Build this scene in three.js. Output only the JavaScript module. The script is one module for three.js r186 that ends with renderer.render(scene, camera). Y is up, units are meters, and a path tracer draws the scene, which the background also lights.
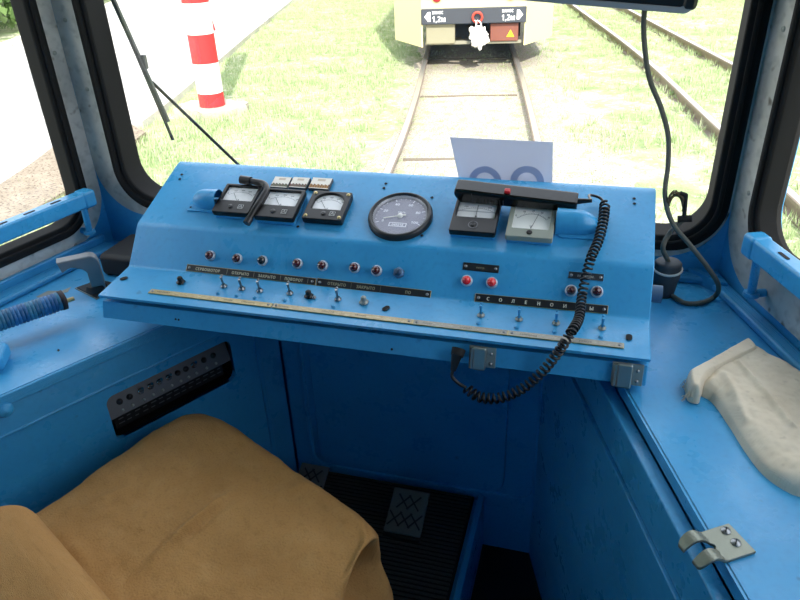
import * as THREE from 'three';
import { RoundedBoxGeometry } from 'three/addons/geometries/RoundedBoxGeometry.js';
import { mergeGeometries, mergeVertices } from 'three/addons/utils/BufferGeometryUtils.js';
import { ImprovedNoise } from 'three/addons/math/ImprovedNoise.js';

// ---------------------------------------------------------------- camera, sky, sun, exposure
// Lengths below are metres in the frame of the console: y = 0 is the console's front lip, Y0 above the rails.
const Y0 = 1.552;
const F = 683.78, CX = 0.3477, CY = 0.5476, CZ = 0.8537;
const scene = new THREE.Scene();
const camera = new THREE.PerspectiveCamera(2 * Math.atan(300 / F) * 180 / Math.PI, 4 / 3, 0.02, 400);
camera.rotation.set(-0.508585, 0.293638, -0.041267, 'YXZ');
camera.position.set(CX, CY + Y0, CZ);
scene.add(camera);
camera.updateMatrixWorld(true);

const SKY = 1.25, SUN = 3.3, EXPOSURE = 2.2;
{ // hazy summer sky: near-white at the horizon, pale blue overhead
  const w = 64, h = 32, d = new Float32Array(w * h * 4);
  for (let j = 0; j < h; j++) for (let i = 0; i < w; i++) {
    const t = Math.max(0, Math.sin(((j + 0.5) / h - 0.5) * Math.PI)), k = (j * w + i) * 4, a = Math.sqrt(t);
    d[k] = 1.05 - 0.17 * a; d[k + 1] = 1.05 - 0.08 * a; d[k + 2] = 1.05 + 0.04 * a; d[k + 3] = 1;
  }
  const t = new THREE.DataTexture(d, w, h, THREE.RGBAFormat, THREE.FloatType);
  t.mapping = THREE.EquirectangularReflectionMapping; t.magFilter = t.minFilter = THREE.LinearFilter; t.needsUpdate = true;
  scene.background = t; scene.environment = t;
  scene.backgroundIntensity = SKY; scene.environmentIntensity = SKY;
}
const sun = new THREE.DirectionalLight(new THREE.Color(1, 0.96, 0.88), SUN);
{
  const el = 37 * Math.PI / 180, az = new THREE.Vector3(0.387, 0, 0.922).normalize();
  const dir = az.multiplyScalar(Math.cos(el)).add(new THREE.Vector3(0, Math.sin(el), 0));
  sun.target.position.set(-2, 0, -8); sun.position.copy(sun.target.position).addScaledVector(dir, 40);
  sun.castShadow = true; sun.shadow.radius = 1.5; sun.shadow.mapSize.set(4096, 4096);
  Object.assign(sun.shadow.camera, { left: -30, right: 30, top: 30, bottom: -30, near: 1, far: 120 });
  scene.add(sun, sun.target);
}
const renderer = new THREE.WebGLRenderer({ antialias: true });
renderer.toneMapping = THREE.LinearToneMapping;
renderer.toneMappingExposure = EXPOSURE;
renderer.shadowMap.enabled = true;

// ---------------------------------------------------------------- helpers
const V = (x, y, z) => new THREE.Vector3(x, y, z);
let seed = 12345;
const rnd = () => { seed = (seed * 1664525 + 1013904223) >>> 0; return seed / 4294967296; };
const rr = (a, b) => a + (b - a) * rnd();
const perlin = new ImprovedNoise();
const noise = (x, y = 0, z = 0) => perlin.noise(x, y, z);
const fbm = (x, y, z = 0, o = 4) => { let s = 0, a = 0.5; for (let i = 0; i < o; i++) { s += a * noise(x, y, z); x *= 2.03; y *= 2.03; z *= 2.03; a *= 0.5; } return s; };
const EYE = V(CX, CY, CZ);
const ray = (px, py) => V(px - 400, 300 - py, -F).applyQuaternion(camera.quaternion).normalize();
const hit = (px, py, n, o) => { const d = ray(px, py); return EYE.clone().addScaledVector(d, o.clone().sub(EYE).dot(n) / d.dot(n)); };
const hitY = (px, py, y) => hit(px, py, V(0, 1, 0), V(0, y, 0));
const hitZ = (px, py, z) => hit(px, py, V(0, 0, 1), V(0, 0, z));
class Frame { // a flat surface: origin, right, up along it, normal out of it
  constructor(o, u, v) { this.o = o; this.u = u.clone().normalize(); this.n = this.u.clone().cross(v).normalize(); this.v = this.n.clone().cross(this.u).normalize(); this.m = new THREE.Matrix4().makeBasis(this.u, this.v, this.n).setPosition(o); }
  at(px, py, h = 0) { const p = hit(px, py, this.n, this.o.clone().addScaledVector(this.n, h)).sub(this.o); return [p.dot(this.u), p.dot(this.v)]; }
  p(u, v, h = 0) { return this.o.clone().addScaledVector(this.u, u).addScaledVector(this.v, v).addScaledVector(this.n, h); }
  on(g, u = 0, v = 0, h = 0, turn = 0) { if (turn) g.rotateZ(turn); g.translate(u, v, h); g.applyMatrix4(this.m); return g; }
}
const used = new Map();
function numbered(name) { const k = used.get(name) ?? 0; used.set(name, k + 1); return k ? name + '_' + String(k).padStart(3, '0') : name; }
function thing(name, label, category, b = [0, 0, 0], group) {
  const g = new THREE.Group(); g.name = numbered(name); g.position.set(b[0], b[1] + Y0, b[2]);
  g.userData = { label, category }; if (group) g.userData.group = group;
  scene.add(g); bases.set(g, V(...b)); return g;
}
const bases = new Map();
function struct(name, b = [0, 0, 0], label) { const g = new THREE.Group(); g.name = name; g.position.set(b[0], b[1] + Y0, b[2]); g.userData = { kind: 'structure' }; if (label) g.userData.label = label; scene.add(g); bases.set(g, V(...b)); return g; }
function baseOf(o) { while (o && !bases.has(o)) o = o.parent; return bases.get(o); }
function part(parent, name, geo, mat, label) { // geo comes in console-frame coordinates
  const b = baseOf(parent); geo.translate(-b.x, -b.y, -b.z);
  const m = new THREE.Mesh(geo, mat); m.name = name; m.castShadow = m.receiveShadow = true; if (label) m.userData.label = label; parent.add(m); return m;
}
function sub(parent, name, label) { const g = new THREE.Group(); g.name = name; if (label) g.userData.label = label; parent.add(g); return g; }
function structMesh(name, geo, mat, label) { geo.translate(0, Y0, 0); const m = new THREE.Mesh(geo, mat); m.name = name; m.userData = { kind: 'structure' }; if (label) m.userData.label = label; m.castShadow = m.receiveShadow = true; scene.add(m); return m; }
const rbox = (w, h, d, r = 0.003, s = 2) => new RoundedBoxGeometry(w, h, d, s, Math.min(r, w / 2.01, h / 2.01, d / 2.01));
const cyl = (r0, r1, h, n = 20) => new THREE.CylinderGeometry(r0, r1, h, n);
const lathe = (pts, n = 24) => new THREE.LatheGeometry(pts.map(([x, y]) => new THREE.Vector2(x, y)), n);
const latheZ = (pts, n = 24) => lathe(pts, n).rotateX(Math.PI / 2); // axis along +z (the normal of a Frame)
const tube = (pts, r, seg = 40, n = 10, closed = false) => new THREE.TubeGeometry(new THREE.CatmullRomCurve3(pts, closed, 'centripetal'), seg, r, n, closed);
function rodBetween(a, b, r0, r1 = r0, n = 16) { const g = cyl(r1, r0, a.distanceTo(b), n); const q = new THREE.Quaternion().setFromUnitVectors(V(0, 1, 0), b.clone().sub(a).normalize()); g.applyQuaternion(q); const c = a.clone().add(b).multiplyScalar(0.5); g.translate(c.x, c.y, c.z); return g; }
function rrShape(x0, y0, x1, y1, r, S = THREE.Shape) {
  const s = new S(); r = Math.min(r, (x1 - x0) / 2, (y1 - y0) / 2);
  s.moveTo(x0 + r, y0); s.lineTo(x1 - r, y0); s.absarc(x1 - r, y0 + r, r, -Math.PI / 2, 0); s.lineTo(x1, y1 - r); s.absarc(x1 - r, y1 - r, r, 0, Math.PI / 2);
  s.lineTo(x0 + r, y1); s.absarc(x0 + r, y1 - r, r, Math.PI / 2, Math.PI); s.lineTo(x0, y0 + r); s.absarc(x0 + r, y0 + r, r, Math.PI, Math.PI * 1.5); return s;
}
function poly(pts, S = THREE.Shape) { const s = new S(); pts.forEach(([x, y], i) => i ? s.lineTo(x, y) : s.moveTo(x, y)); s.closePath(); return s; }
const extr = (shape, depth, bevel = 0, seg = 2, curve = 10) => new THREE.ExtrudeGeometry(shape, { depth, curveSegments: curve, bevelEnabled: bevel > 0, bevelThickness: bevel, bevelSize: bevel, bevelOffset: -bevel, bevelSegments: seg });
const merge = (...g) => mergeGeometries(g.map((x) => { x = x.index ? x.toNonIndexed() : x; for (const k of Object.keys(x.attributes)) if (!['position', 'normal', 'uv'].includes(k)) x.deleteAttribute(k); return x; }));
function flat(pts, y, t) { // slab from a plan outline [x, z], top at y
  const g = extr(poly(pts.map(([x, z]) => [x, -z])), t); g.rotateX(-Math.PI / 2); g.translate(0, y - t, 0); return g;
}
function boxUV(g, s = 1) { // uv in metres from the dominant axis
  g = g.index ? g.toNonIndexed() : g; g.computeVertexNormals(); const p = g.attributes.position, n = g.attributes.normal, uv = new Float32Array(p.count * 2);
  for (let i = 0; i < p.count; i++) { const ax = Math.abs(n.getX(i)), ay = Math.abs(n.getY(i)), az = Math.abs(n.getZ(i)); let a, b; if (ay >= ax && ay >= az) { a = p.getX(i); b = p.getZ(i); } else if (ax >= az) { a = p.getZ(i); b = p.getY(i); } else { a = p.getX(i); b = p.getY(i); } uv[2 * i] = a * s; uv[2 * i + 1] = b * s; }
  g.setAttribute('uv', new THREE.BufferAttribute(uv, 2)); return g;
}

// ---------------------------------------------------------------- textures and materials
function tex(n, fn, srgb = true, rep = 1) { // fn(u, v) -> [r, g, b] 0..1, made tileable by blending
  const d = new Uint8Array(n * n * 4);
  for (let j = 0; j < n; j++) for (let i = 0; i < n; i++) { const c = fn(i / n, j / n), k = (j * n + i) * 4; for (let q = 0; q < 3; q++) d[k + q] = Math.max(0, Math.min(255, c[q] * 255)); d[k + 3] = 255; }
  const t = new THREE.DataTexture(d, n, n); t.wrapS = t.wrapT = THREE.RepeatWrapping; t.magFilter = THREE.LinearFilter; t.minFilter = THREE.LinearMipmapLinearFilter; t.generateMipmaps = true; t.repeat.set(rep, rep);
  if (srgb) t.colorSpace = THREE.SRGBColorSpace; t.needsUpdate = true; return t;
}
const wrapN = (u, v, s, z = 0, o = 4) => { // tileable fbm on a torus-like blend
  const f = (a, b) => fbm(a * s, b * s, z, o), a = u, b = v; const wx = 1 - u, wy = 1 - v;
  return (f(a, b) * wx * wy + f(a - 1, b) * u * wy + f(a, b - 1) * wx * v + f(a - 1, b - 1) * u * v) / Math.sqrt((wx * wx + u * u) * (wy * wy + v * v));
};
const mixc = (a, b, t) => a.map((x, i) => x + (b[i] - x) * t);
const clamp = (x, a = 0, b = 1) => Math.max(a, Math.min(b, x));
const smooth = (a, b, x) => { const t = clamp((x - a) / (b - a)); return t * t * (3 - 2 * t); };
const std = (color, roughness = 0.5, metalness = 0, more = {}) => new THREE.MeshStandardMaterial({ color, roughness, metalness, ...more });
const phys = (o) => new THREE.MeshPhysicalMaterial(o);

const paintBump = tex(256, (u, v) => { const x = 0.5 + 0.55 * wrapN(u, v, 9, 3) + 0.25 * wrapN(u * 1, v, 40, 7, 2); return [x, x, x]; }, false, 4);
const paintRough = tex(256, (u, v) => { const x = clamp(0.34 + 0.3 * wrapN(u, v, 6, 11) + 0.15 * wrapN(u, v, 40, 5, 2)); return [x, x, x]; }, false, 2);
const paintCol = tex(512, (u, v) => {
  const a = wrapN(u, v, 5, 1), b = wrapN(u, v, 60, 2, 2), c = wrapN(u, v, 24, 9, 3);
  let col = mixc([0.215, 0.585, 0.795], [0.255, 0.64, 0.84], clamp(0.5 + 0.9 * a)); col = mixc(col, [0.18, 0.49, 0.69], clamp(b * 0.5));
  if (c > 0.40) col = mixc(col, [0.12, 0.25, 0.38], clamp((c - 0.40) * 8) * 0.25); return col;
}, true, 2);
const M = {};
M.blue = std('#ffffff', 1, 0, { map: paintCol, roughnessMap: paintRough, bumpMap: paintBump, bumpScale: 0.00035 });
M.rubber = std('#060607', 0.9);
M.black = std('#0d0d0f', 0.36);
M.blackMatt = std('#0d0e10', 0.8);
const greyCol = tex(256, (u, v) => { const a = wrapN(u, v, 4, 41), b = wrapN(u, v, 22, 13, 3), c = wrapN(u, v, 12, 77, 3); let col = mixc([0.66, 0.655, 0.63], [0.82, 0.815, 0.79], clamp(0.5 + 1.2 * a)); col = mixc(col, [0.42, 0.42, 0.40], clamp(b * 0.8)); if (c > 0.28) col = mixc(col, [0.30, 0.27, 0.23], clamp((c - 0.28) * 5)); return col; }, true, 2.5);
M.metalSheet = std('#ffffff', 0.5, 0.15, { map: greyCol, bumpMap: paintBump, bumpScale: 0.0003 });
M.steel = std('#8f9294', 0.34, 0.9);
M.chrome = std('#dfe2e5', 0.15, 1);
M.dullSteel = std('#9a9d96', 0.45, 0.6);
M.brass = std('#b9a878', 0.35, 0.8);
M.white = std('#e8e6e0', 0.5);
M.glass = phys({ color: '#ffffff', roughness: 0, metalness: 0, transmission: 1, thickness: 0, ior: 1.5 });
M.dialGlass = phys({ color: '#ffffff', roughness: 0.02, transmission: 1, thickness: 0, ior: 1.45 });
M.ceiling = std('#8d918f', 0.7);
M.floor = std('#17181a', 0.8);

function canvasTex(w, h, draw) { const c = document.createElement('canvas'); c.width = w; c.height = h; const g = c.getContext('2d'); draw(g, w, h); const t = new THREE.CanvasTexture(c); t.colorSpace = THREE.SRGBColorSpace; t.magFilter = THREE.LinearFilter; return t; }
const print = (w, h, draw, rough = 0.5, metal = 0) => std('#ffffff', rough, metal, { map: canvasTex(w, h, draw) });

// ---------------------------------------------------------------- outside: ground, road, rails
const G = -Y0;
const gnd = (px, py) => hitY(px, py, G);
const grassTex = tex(512, (u, v) => {
  const a = wrapN(u, v, 5, 21), b = wrapN(u, v, 28, 22, 3), c = wrapN(u, v, 90, 23, 2);
  let col = mixc([0.70, 0.70, 0.58], [0.56, 0.63, 0.42], clamp(0.5 + 2.2 * a)); col = mixc(col, [0.82, 0.79, 0.68], smooth(0.0, 0.35, b - a * 0.5)); col = mixc(col, [0.48, 0.53, 0.30], smooth(0.0, 0.5, c) * 0.7); return col;
}, true, 1);
const dirtTex = tex(512, (u, v) => { const a = wrapN(u, v, 7, 51), b = wrapN(u, v, 40, 52, 3), c = wrapN(u, v, 100, 53, 2); let col = mixc([0.52, 0.47, 0.40], [0.62, 0.57, 0.50], clamp(0.5 + a)); col = mixc(col, [0.36, 0.30, 0.25], smooth(0.05, 0.35, b)); return mixc(col, [0.28, 0.24, 0.20], smooth(0.1, 0.5, c)); }, true, 1);
const roadTex = tex(256, (u, v) => { const a = wrapN(u, v, 5, 61), c = wrapN(u, v, 80, 63, 2); return mixc(mixc([0.70, 0.69, 0.67], [0.77, 0.75, 0.72], clamp(0.5 + a)), [0.5, 0.48, 0.47], clamp(c)); }, true, 1);
const ballastTex = tex(512, (u, v) => { const a = wrapN(u, v, 6, 71), b = wrapN(u, v, 50, 72, 3), c = wrapN(u, v, 100, 73, 2); let col = mixc([0.70, 0.665, 0.60], [0.65, 0.655, 0.50], smooth(0.0, 0.35, a)); col = mixc(col, [0.44, 0.39, 0.33], smooth(0.0, 0.35, b)); return mixc(col, [0.36, 0.32, 0.27], smooth(0.05, 0.5, c)); }, true, 1);
const rep = (t, x, y) => { const c = t.clone(); c.repeat.set(x, y); c.needsUpdate = true; return c; };
M.grass = std('#ffffff', 0.95, 0, { map: rep(grassTex, 0.4, 0.4), bumpMap: paintBump, bumpScale: 0.02 });
M.dirt = std('#ffffff', 0.95, 0, { map: rep(dirtTex, 0.8, 0.8) });
M.road = std('#ffffff', 0.9, 0, { map: rep(roadTex, 0.7, 0.7) });
M.ballast = std('#ffffff', 0.95, 0, { map: rep(ballastTex, 0.9, 0.9) });
M.concrete = std('#d6d2c8', 0.9);
{
  const g = new THREE.PlaneGeometry(120, 120, 160, 160); g.rotateX(-Math.PI / 2); g.translate(-5, G - 0.075, -20);
  const p = g.attributes.position; for (let i = 0; i < p.count; i++) p.setY(i, p.getY(i) + 0.05 * fbm(p.getX(i) * 0.35, p.getZ(i) * 0.35));
  g.computeVertexNormals(); structMesh('ground', boxUV(g), M.grass, 'sunlit grass beside the tram tracks');
}
// the road on the left, its near edge read off the photograph on the ground plane
const e = [[300, -6], [250, 34], [175, 98], [143, 122], [100, 136], [60, 146], [0, 188]].map(([x, y]) => gnd(x, y));
const nearEdge = e.map((p) => [p.x, p.z]);
{
  const last = nearEdge[nearEdge.length - 1], first = nearEdge[0];
  const fd = [first[0] - nearEdge[1][0], first[1] - nearEdge[1][1]], fl = Math.hypot(...fd);
  const far0 = [first[0] + fd[0] / fl * 22, first[1] + fd[1] / fl * 22];
  const pts = [far0, ...nearEdge, [last[0] - 1.0, last[1] + 3], [last[0] - 2.4, 12], [-13.5, 12], [-13.6, -2]];
  const a = gnd(0, 52), b = gnd(100, 12); // far kerb
  const dx = b.x - a.x, dz = b.z - a.z;
  pts.push([a.x, a.z], [b.x, b.z], [b.x + dx * 4, b.z + dz * 4]);
  structMesh('road', boxUV(flat(pts, G + 0.012, 0.12)), M.road, 'pale sunlit road');
  const k = thing('kerb', 'pale stone kerb along the far side of the road', 'kerb', [a.x, G, a.z]);
  const L = 0.95; const dir = V(dx, 0, dz).normalize(); const n = 18;
  for (let i = 0; i < n; i++) { const c = V(a.x, 0, a.z).addScaledVector(dir, -6 + i * 1.0); const g = rbox(L, 0.2, 0.16, 0.02); g.rotateY(-Math.atan2(dir.z, dir.x)); g.translate(c.x, G + 0.04, c.z); part(k, 'kerbstone', g, M.concrete); }
}
let soilPts;
{ // bare soil strip between road and grass near the left window
  const pts = [[-30, 210], [0, 186], [30, 166], [60, 143], [100, 133], [132, 126], [146, 133], [122, 152], [100, 168], [60, 196], [20, 219], [-10, 240]].map(([x, y]) => { const p = gnd(x, y); return [p.x, p.z]; }); soilPts = pts;
  const g = flat(pts, G + 0.017, 0.06); structMesh('soil_verge', boxUV(g), M.dirt, 'bare soil beside the road');
}
// tracks
const trackDir = V(-0.1834, 0, -0.983).normalize(), trackRight = V(0.983, 0, -0.1834).normalize();
const rMid = gnd(406, 115).add(gnd(526, 95)).multiplyScalar(0.5);
const gauge = 1.524;
const railProfile = poly([[-0.055, -0.15], [0.055, -0.15], [0.055, -0.135], [0.009, -0.12], [0.009, -0.05], [0.040, -0.034], [0.040, -0.005], [0.033, 0], [-0.033, 0], [-0.040, -0.005], [-0.040, -0.034], [-0.009, -0.05], [-0.009, -0.12], [-0.055, -0.135]]);
const railMat = std('#8a7c70', 0.55, 0.45, { bumpMap: paintBump, bumpScale: 0.0005 });
const railHead = std('#cfcac4', 0.3, 0.8);
function rail(pts, label, group) {
  const c = new THREE.CatmullRomCurve3(pts, false, 'centripetal'), n = 60;
  const prof = railProfile.getPoints(), pos = [], idx = [];
  for (let i = 0; i <= n; i++) { const p = c.getPoint(i / n), t = c.getTangent(i / n), s = V(-t.z, 0, t.x).normalize(); for (const q of prof) pos.push(p.x + s.x * q.x, p.y + q.y, p.z + s.z * q.x); }
  const m = prof.length; for (let i = 0; i < n; i++) for (let j = 0; j < m - 1; j++) { const a = i * m + j, b = a + m; idx.push(a, b, a + 1, b, b + 1, a + 1); }
  let g = new THREE.BufferGeometry(); g.setAttribute('position', new THREE.Float32BufferAttribute(pos, 3)); g.setIndex(idx); g = boxUV(g);
  const b = pts[0], t = thing('tram_rail', label, 'rail', [b.x, b.y - 0.15, b.z], group);
  part(t, 'rail_body', g, railMat);
  const hp = []; const hi = []; for (let i = 0; i <= n; i++) { const p = c.getPoint(i / n), tt = c.getTangent(i / n), s = V(-tt.z, 0, tt.x).normalize(); for (const [x, y] of [[-0.029, 0], [-0.028, 0.0035], [0.028, 0.0035], [0.029, 0]]) hp.push(p.x + s.x * x, p.y + y, p.z + s.z * x); }
  for (let i = 0; i < n; i++) for (let j = 0; j < 3; j++) { const a = i * 4 + j, b2 = a + 4; hi.push(a, b2, a + 1, b2, b2 + 1, a + 1); }
  let h = new THREE.BufferGeometry(); h.setAttribute('position', new THREE.Float32BufferAttribute(hp, 3)); h.setIndex(hi); h = boxUV(h); part(t, 'running_surface', h, railHead, 'polished running surface of the rail');
}
const RT = G + 0.075;
const railPts = (list) => list.map(([x, y]) => hitY(x, y, RT));
{
  const ext = (a, far) => { const f = a[0].clone().sub(a[1]).normalize(), bk = a[a.length - 1].clone().sub(a[a.length - 2]).normalize(); return [a[0].clone().addScaledVector(f, far), ...a, a[a.length - 1].clone().addScaledVector(bk, 5)]; };
  rail(ext(railPts([[425, 60], [417, 92], [403, 134], [387, 172]]), 14), 'left rail of the track that the tram ahead stands on');
  rail(ext(railPts([[513, 48], [521, 74], [531, 112], [540, 150]]), 14), 'right rail of the track that the tram ahead stands on');
  rail(ext(railPts([[574, 5], [640, 54], [712, 120]]), 16), 'nearer rail of the parallel track beside the grass');
  rail(ext(railPts([[640, 15], [680, 36], [722, 58]]), 16), 'farther rail of the parallel track beside the grass');
}
{ // trodden ballast bed of our track
  const q = (s, d) => rMid.clone().addScaledVector(trackRight, s).addScaledVector(trackDir, d);
  const g = new THREE.PlaneGeometry(2.0, 34, 24, 200); g.rotateX(-Math.PI / 2); const pp = g.attributes.position;
  for (let i = 0; i < pp.count; i++) { const s = pp.getX(i), d = -pp.getZ(i) + 4; const w = q((s > 0 ? s * 1.75 : s) * (1 + 0.3 * noise(d * 0.7, s > 0 ? 5 : 9) + 0.15 * noise(d * 2.3, s > 0 ? 3 : 7)), d); pp.setXYZ(i, w.x, G - 0.028 + 0.02 * fbm(w.x * 2, w.z * 2) - 0.06 * smooth(0.75, 0.95, Math.abs(s)), w.z); }
  structMesh('track_bed', boxUV(g), M.ballast, 'sandy ballast bed with sparse grass between the rails');
  const da = gnd(474, 94).sub(rMid).dot(trackDir), db = gnd(425, 157).sub(rMid).dot(trackDir);
  for (let i = 0; i < 3; i++) { // the dark sleeper edges that show between the rails
    const c = q(0, db + i * (da - db)); const t = thing('track_sleeper', 'thin dark sleeper edge showing across the sandy track bed', 'sleeper', [c.x, G - 0.1, c.z], 'sleepers of the track');
    const gg = rbox(1.30, 0.11, 0.055, 0.008); gg.rotateY(Math.atan2(-trackRight.z, trackRight.x)); gg.translate(c.x, G - 0.071, c.z); part(t, 'sleeper_beam', gg, std('#6f6353', 0.95));
  }
}
// grass blades, uncountable
{
  const bl = new THREE.BufferGeometry(); const pos = [], idx = [];
  for (let k = 0; k < 5; k++) { const a = k * 1.26, c = Math.cos(a), s = Math.sin(a), b = pos.length / 3, l = 0.05; pos.push(-s * 0.006 + c * 0.02, 0, c * 0.006 + s * 0.02, s * 0.006 + c * 0.02, 0, -c * 0.006 + s * 0.02, c * (0.02 + l * 0.6), 0.075 + 0.02 * (k % 2), s * (0.02 + l * 0.6)); idx.push(b, b + 1, b + 2); }
  bl.setAttribute('position', new THREE.Float32BufferAttribute(pos, 3)); bl.setIndex(idx); bl.computeVertexNormals();
  const N = 46000, im = new THREE.InstancedMesh(bl, phys({ color: '#ffffff', roughness: 0.9, side: THREE.DoubleSide }), N); im.name = 'grass_blades';
  im.userData = { kind: 'stuff', label: 'short dry summer grass growing over the verge and between the tracks', category: 'grass' };
  const m = new THREE.Matrix4(), q = new THREE.Quaternion(), col = new THREE.Color(); let k = 0, guard = 0;
  const edgeX = (z) => { for (let i = 0; i < nearEdge.length - 1; i++) { const [x0, z0] = nearEdge[i], [x1, z1] = nearEdge[i + 1]; if (z >= z0 && z <= z1) return x0 + (x1 - x0) * (z - z0) / (z1 - z0); } return z < nearEdge[0][1] ? nearEdge[0][0] - (nearEdge[0][1] - z) * 0.35 : -99; };
  while (k < N && guard++ < 400000) {
    const z = -2.5 - 22 * Math.pow(rnd(), 1.3), x = rr(-9, 7); if (x < edgeX(z) + 0.1 || (soilPts && inside(soilPts, x, z) && rnd() < 0.93)) continue;
    const rel = V(x - rMid.x, 0, z - rMid.z), s = rel.dot(trackRight); const den = fbm(x * 0.8, z * 0.8, 4) + (s > -1.1 && s < 2.0 ? -0.12 : s >= 2 ? 0.0 : 0.12); if (rnd() > clamp(0.45 + den * 1.6)) continue;
    const sc = rr(0.5, 1.15) * (Math.abs(s) < 1.1 ? 0.6 : 1);
    q.setFromAxisAngle(V(0, 1, 0), rnd() * 6.28); m.compose(V(x, Y0 + G - 0.06 + 0.02, z), q, V(sc, sc * rr(0.6, 1.1), sc)); im.setMatrixAt(k, m);
    const t = rnd(); col.setRGB(0.28 + 0.2 * t, 0.40 + 0.12 * t, 0.16 + 0.16 * t); im.setColorAt(k, col); k++;
  }
  im.count = k; im.receiveShadow = true; im.castShadow = true; scene.add(im);
}
// red-and-white post and the works behind it
M.whitePaint = std('#eeece6', 0.7); M.redPaint = std('#d92a2c', 0.6);
{
  const c = gnd(213, 108), R = 0.165;
  const t = thing('striped_post', 'tall round concrete post with red and white bands on the road verge', 'post', [c.x, G, c.z]);
  const bands = [[0, 0.21, 1], [0.21, 0.58, 0], [0.58, 0.93, 1], [0.93, 1.29, 0], [1.29, 1.66, 1], [1.66, 2.02, 0], [2.02, 2.38, 1], [2.38, 2.75, 0], [2.75, 3.2, 1]];
  for (const [a, b, red] of bands) { const g = lathe([[R, a], [R, (a + b) / 2], [R, b]], 32); g.translate(c.x, G + a * 0, c.z); g.translate(0, 0, 0); part(t, 'painted_band', g, red ? M.redPaint : M.whitePaint, red ? 'red painted band' : 'white painted band'); }
  part(t, 'post_cap', lathe([[R, 3.2], [R * 0.9, 3.24], [0, 3.26]], 32).translate(c.x, G, c.z), M.whitePaint);
  const pts = []; for (let i = 0; i < 22; i++) { const a = i / 22 * Math.PI * 2; const r = 0.40 + 0.20 * noise(i * 0.9, 3.3) + 0.10 * noise(i * 2.3, 8.1); pts.push([c.x + Math.cos(a) * r * 1.15, c.z + Math.sin(a) * r * 0.95]); }
  const f = flat(pts, G + 0.035, 0.12); part(t, 'concrete_footing', boxUV(f), std('#f0eadd', 0.95, 0, { map: M.road.map }), 'broken pale concrete footing');
  // road works further along the road
  const d = gnd(228, 24);
  const b = thing('traffic_barrier', 'small red and white traffic barrier on the road behind the striped post', 'barrier', [d.x, G, d.z]);
  const p1 = gnd(214, 31);
  part(b, 'board', rbox(1.5, 0.28, 0.05, 0.01).translate(d.x + 0.35, G + 0.85, d.z), std('#f0d9c8', 0.7), 'pale orange board');
  part(b, 'leg', rbox(0.08, 0.95, 0.08, 0.01).translate(d.x - 0.1, G + 0.475, d.z), M.whitePaint);
  part(b, 'leg', rbox(0.08, 0.95, 0.08, 0.01).translate(d.x + 0.9, G + 0.475, d.z), M.whitePaint);
  const s = thing('leaning_marker', 'thin red marker stake standing behind the striped post', 'marker', [p1.x, G, p1.z]);
  part(s, 'stake', rodBetween(V(p1.x, G, p1.z), V(p1.x - 0.2, G + 0.9, p1.z), 0.045), M.redPaint);
}
// trees and bushes across the road (also the trees whose dappled shade lies on the road)
const leafMat = phys({ color: '#ffffff', roughness: 0.85, side: THREE.DoubleSide, transmission: 0.25, thickness: 0 });
const barkMat = std('#5d4b3a', 0.95);
const leafGeo = (() => { const g = new THREE.BufferGeometry(); g.setAttribute('position', new THREE.Float32BufferAttribute([0, 0, 0, 0.09, 0.05, 0.02, 0, 0.2, 0, -0.09, 0.05, -0.02], 3)); g.setIndex([0, 1, 2, 0, 2, 3]); g.computeVertexNormals(); return g; })();
function crown(parent, c, rx, ry, n, name = 'foliage') {
  const im = new THREE.InstancedMesh(leafGeo, leafMat, n), b = baseOf(parent), m = new THREE.Matrix4(), q = new THREE.Quaternion(), col = new THREE.Color();
  for (let i = 0; i < n; i++) {
    let v; do { v = V(rr(-1, 1), rr(-1, 1), rr(-1, 1)); } while (v.lengthSq() > 1 || v.lengthSq() < 0.16); const lump = 1 + 0.35 * noise(v.x * 2.5 + c.x, v.y * 2.5, v.z * 2.5); v.multiplyScalar(lump);
    q.setFromEuler(new THREE.Euler(rnd() * 6, rnd() * 6, rnd() * 6)); const s = rr(0.8, 1.9); m.compose(V(c.x + v.x * rx - b.x, c.y + v.y * ry - b.y, c.z + v.z * rx - b.z), q, V(s, s, s)); im.setMatrixAt(i, m);
    const t = rnd(); col.setRGB(0.10 + 0.10 * t, 0.20 + 0.12 * t, 0.05 + 0.04 * t); im.setColorAt(i, col);
  }
  im.name = name; im.userData.kind = 'stuff'; im.castShadow = im.receiveShadow = true; parent.add(im);
}
function tree(x, z, h, r, label, n = 1500) {
  const t = thing('roadside_tree', label, 'tree', [x, G, z], 'trees across the road');
  part(t, 'trunk', tube([V(x, G, z), V(x + 0.1, G + h * 0.25, z), V(x - 0.05, G + h * 0.55, z + 0.1), V(x, G + h * 0.8, z)], 0.14, 12, 8), barkMat);
  crown(t, V(x, G + h * 0.72, z), r, h * 0.32, n);
}
function bush(x, z, r, h, label) { const t = thing('roadside_bush', label, 'bush', [x, G, z], 'bushes along the far kerb'); part(t, 'stem', rodBetween(V(x, G, z), V(x, G + h * 0.6, z), 0.05), barkMat); crown(t, V(x, G + h * 0.5, z), r, h * 0.55, 700); }
{
  const a = gnd(0, 40), b = gnd(110, 2), d = b.clone().sub(a).normalize(), o = V(d.z, 0, -d.x);
  if (o.x > 0) o.multiplyScalar(-1);
  for (let i = 0; i < 9; i++) { const p = a.clone().addScaledVector(d, -4 + i * 2.1).addScaledVector(o, 1.3 + 0.4 * noise(i * 1.3)); bush(p.x, p.z, 1.25, 1.7, 'leafy green bush growing along the far kerb of the road'); }
}
{ const s = gnd(8, 95), el = 37 * Math.PI / 180, hh = 5.2, off = hh / Math.tan(el); tree(s.x + 0.387 * off, s.z + 0.922 * off, 7.0, 1.7, 'roadside tree whose dappled shade falls on the road', 900); }
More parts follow.
